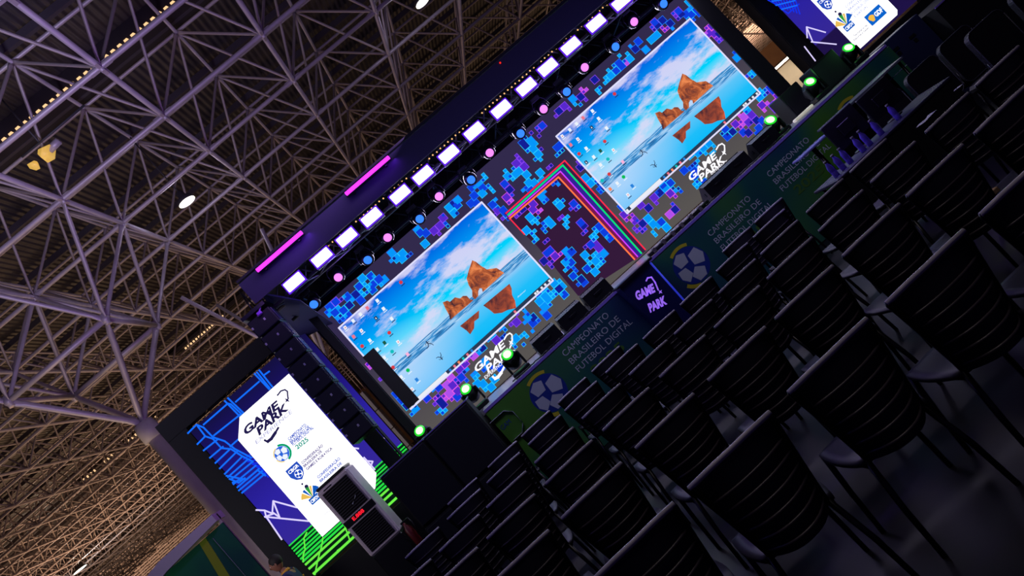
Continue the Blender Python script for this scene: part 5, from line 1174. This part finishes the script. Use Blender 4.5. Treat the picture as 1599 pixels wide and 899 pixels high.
MB(o).tube([(c.x, 8.95, c.z-.01), (c.x, 8.95, .02)], .03, 10).build('pole', m_chlegs, t); MB(o).lathe((c.x, 8.95, 0), (0, 0, 1), [(0, .2), (.02, .2), (.03, .04)], 18).build('base', m_chlegs, t)
sheet(1337, 172, 8.9, None, .34, .10, .0, m_lav, 'violet lit paper strip lying along the middle of the control desk')
sheet(1398, 118, 8.9, None, .36, .12, .1, m_lav, 'violet lit paper strip at the right end of the control desk')
# ---- folded white paper and the bits lying on chair seats
sheet(1447, 186, 5.22, None, .17, .08, .3, m_paper, 'folded white paper lying over a chair back right of the bottles')
sheet(1497, 137, 5.22, None, .05, .05, .3, m_paper, 'small white paper scrap on a chair back near the padded chairs')
bc = (3.0, 4.20, 0)
c = W(1572, 268, 4.0)
t = tag(MB((c.x, 4.36, .447)).bbox((c.x, 4.36, .465), (.20, .14, .03), .004, Matrix.Rotation(.15, 3, 'Z')).build('cardboard_box', m_beige, None, (c.x, 4.36, .447)), 'flat beige cardboard box on a chair seat near the right edge', 'box')

# ------------------------------------------------------------------ the person by the left screen
m_skin = mat('skin', (150, 98, 76), rough=.55, bump=.03); m_shirt = mat('navy_shirt', (28, 36, 92), rough=.8); m_yel2 = mat('yellow_trim', (224, 160, 36), rough=.7)
m_trs = mat('dark_trousers', (24, 24, 34), rough=.85); m_hair = mat('dark_hair', (24, 16, 14), rough=.7); m_shoe = mat('black_shoe', (18, 18, 20), rough=.5)
def skinned(name, pts, edges, radii, m_, parent, origin, root=0, sub=2):
    me = bpy.data.meshes.new(name); me.from_pydata([tuple(Vector(p)-Vector(origin)) for p in pts], edges, []); me.update()
    o = bpy.data.objects.new(name, me); COL.objects.link(o); o.parent = parent
    md = o.modifiers.new('skin', 'SKIN'); md.use_smooth_shade = True
    sv = me.skin_vertices[0].data if me.skin_vertices else None
    if sv is None:
        bm_ = None
    for i, r in enumerate(radii): me.skin_vertices[0].data[i].radius = (r, r) if not isinstance(r, tuple) else r
    me.skin_vertices[0].data[root].use_root = True
    s_ = o.modifiers.new('sub', 'SUBSURF'); s_.levels = sub; s_.render_levels = sub
    dg_ = bpy.context.evaluated_depsgraph_get(); bpy.context.view_layer.update(); ev = o.evaluated_get(bpy.context.evaluated_depsgraph_get())
    m2 = bpy.data.meshes.new_from_object(ev); o.modifiers.clear(); o.data = m2
    m2.materials.clear(); m2.materials.append(m_)
    for p in m2.polygons: p.use_smooth = True
    return o
px0, py0 = -4.06, 11.45
pr = thing('person', 'person in a navy shirt with yellow trim standing below the left screen frame', 'person', (px0, py0, 0)); po_ = (0, 0, 0)
# local body coordinates: x right, y back, z up, facing -x (towards the left)
J = dict(pel=(0, 0, .92), sp1=(0, 0, 1.06), ch=(.0, 0, 1.24), nk=(-.01, 0, 1.42), hd0=(-.03, 0, 1.50),
         ls=(0, -.17, 1.36), le=(.02, -.22, 1.10), lw=(-.06, -.22, .87), rs=(0, .17, 1.36), re=(.02, .22, 1.10), rw=(-.08, .21, .88),
         lh=(0, -.09, .88), lk=(-.02, -.10, .50), la=(.02, -.10, .09), rh=(0, .09, .88), rk=(-.02, .10, .50), ra=(.02, .10, .09), lt=(-.13, -.11, .04), rt=(-.13, .11, .04))
ks_ = list(J); E_ = [('pel', 'sp1'), ('sp1', 'ch'), ('ch', 'nk'), ('nk', 'hd0'), ('ch', 'ls'), ('ls', 'le'), ('le', 'lw'), ('ch', 'rs'), ('rs', 're'), ('re', 'rw'), ('pel', 'lh'), ('lh', 'lk'), ('lk', 'la'), ('la', 'lt'), ('pel', 'rh'), ('rh', 'rk'), ('rk', 'ra'), ('ra', 'rt')]
Rr = dict(pel=(.12, .15), sp1=(.10, .13), ch=(.12, .15), nk=.055, hd0=.055, ls=.062, le=.044, lw=.028, rs=.062, re=.044, rw=.028, lh=.085, lk=.058, la=.038, rh=.085, rk=.058, ra=.038, lt=.03, rt=.03)
body = skinned('body', [J[k] for k in ks_], [(ks_.index(a), ks_.index(b_)) for a, b_ in E_], [Rr[k] for k in ks_], m_skin, pr, po_)
# clothes as closed shells a little larger than the body
K2 = ['pel', 'sp1', 'ch', 'ls', 'rs']; 
def shell(name, keys, edges, radii, m_, extra=None):
    P_ = [J[k] if isinstance(k, str) else k for k in keys]; return skinned(name, P_, edges, radii, m_, pr, po_)
slv = lambda s_: (.012, s_*.20, 1.20)
shell('shirt', ['pel', 'sp1', 'ch', 'ls', slv(-1), 'rs', slv(1), (-.005, 0, 1.37)], [(0, 1), (1, 2), (2, 3), (3, 4), (2, 5), (5, 6), (2, 7)], [(.135, .165), (.12, .15), (.135, .168), .078, .066, .078, .066, .075], m_shirt)
shell('trousers', [(0, 0, .93), 'lh', 'lk', (.02, -.10, .11), 'rh', 'rk', (.02, .10, .11)], [(0, 1), (1, 2), (2, 3), (0, 4), (4, 5), (5, 6)], [(.125, .155), .10, .074, .06, .10, .074, .06], m_trs)
MB().lathe((-.008, 0, 1.405), (-.1, 0, 1), [(0, .080), (.03, .068), (.045, .062)], 20).build('yellow_collar', m_yel2, pr)
for s_ in (-1, 1): MB().lathe((.013, s_*.203, 1.195), (0, s_*.1, 1), [(0, .066), (.03, .069)], 18).build('yellow_sleeve_band', m_yel2, pr)
for s_ in (-1, 1): MB().bbox((-.05, s_*.105, .045), (.27, .095, .09), .03).build('shoe', m_shoe, pr)
# head: an egg with brow, nose, lips, chin, ears; looks to -x
def head():
    n, m = 28, 20; vs_ = []; c = Vector((-.035, 0, 1.60))
    for i in range(m+1):
        t_ = math.pi*i/m
        for k in range(n):
            a = 2*math.pi*k/n; d = Vector((math.sin(t_)*math.cos(a), math.sin(t_)*math.sin(a), math.cos(t_)))
            r = Vector((.098*d.x, .076*d.y, .118*d.z))
            if d.z < 0: r.y *= 1+.28*d.z; r.x *= (1+.12*d.z) if d.x < 0 else (1+.35*d.z)
            if d.x < -.2:
                yy, zz = r.y, r.z
                r.x -= .026*math.exp(-(yy/.011)**2-((zz+.012)/.020)**2) + .010*math.exp(-(yy/.012)**2-((zz-.012)/.016)**2)
                r.x -= .008*math.exp(-(yy/.024)**2-((zz+.050)/.010)**2) + .010*math.exp(-(yy/.022)**2-((zz+.088)/.016)**2)
                r.x += .010*(math.exp(-((yy-.030)/.014)**2-((zz-.012)/.010)**2)+math.exp(-((yy+.030)/.014)**2-((zz-.012)/.010)**2))
                r.x -= .006*math.exp(-(yy/.05)**2-((zz-.034)/.010)**2)
            vs_.append(c+r)
    return MB().add(vs_, [(i*n+k, (i+1)*n+k, (i+1)*n+(k+1) % n, i*n+(k+1) % n) for i in range(m) for k in range(n)], 0, True), c
hb, hc = head()
for s_ in (-1, 1): hb.ball(hc+Vector((.012, s_*.076, -.008)), .028, 10, sc_=(.55, .3, 1.0))
# the head joins the body mesh so that the figure stays one surface
bm_h = hb.build('head', m_skin, pr)
for s_ in (-1, 1): MB().ball(hc+Vector((-.083, s_*.030, .012)), .011, 10).build('eye', mat('eye_white', (200, 196, 190), .3), pr)
MB().ball(hc+Vector((.012, 0, .030)), .1, 18, sc_=(.98, .83, 1.02)).build('hair', m_hair, pr)
for s_ in (-1, 1):
    wv_ = Vector(J['lw'] if s_ < 0 else J['rw']); pts = [wv_, wv_+Vector((-.02, 0, -.05)), wv_+Vector((-.03, 0, -.085))]; rad = [.024, (.030, .018), (.032, .016)]; ed = [(0, 1), (1, 2)]
    for f_, (dx, L_) in enumerate(((-.028, .070), (-.009, .080), (.010, .075), (.027, .058))):
        b0 = len(pts); base = wv_+Vector((-.03+dx, 0, -.10)); pts += [base, base+Vector((-.006, -s_*.006, -L_*.5)), base+Vector((-.012, -s_*.020, -L_*.92))]; rad += [.0095, .0085, .0070]; ed += [(2, b0), (b0, b0+1), (b0+1, b0+2)]
    b0 = len(pts); pts += [wv_+Vector((-.052, -s_*.008, -.058)), wv_+Vector((-.070, -s_*.016, -.092))]; rad += [.011, .008]; ed += [(1, b0), (b0, b0+1)]
    skinned('hand', pts, ed, rad, m_skin, pr, po_, 1, 1)
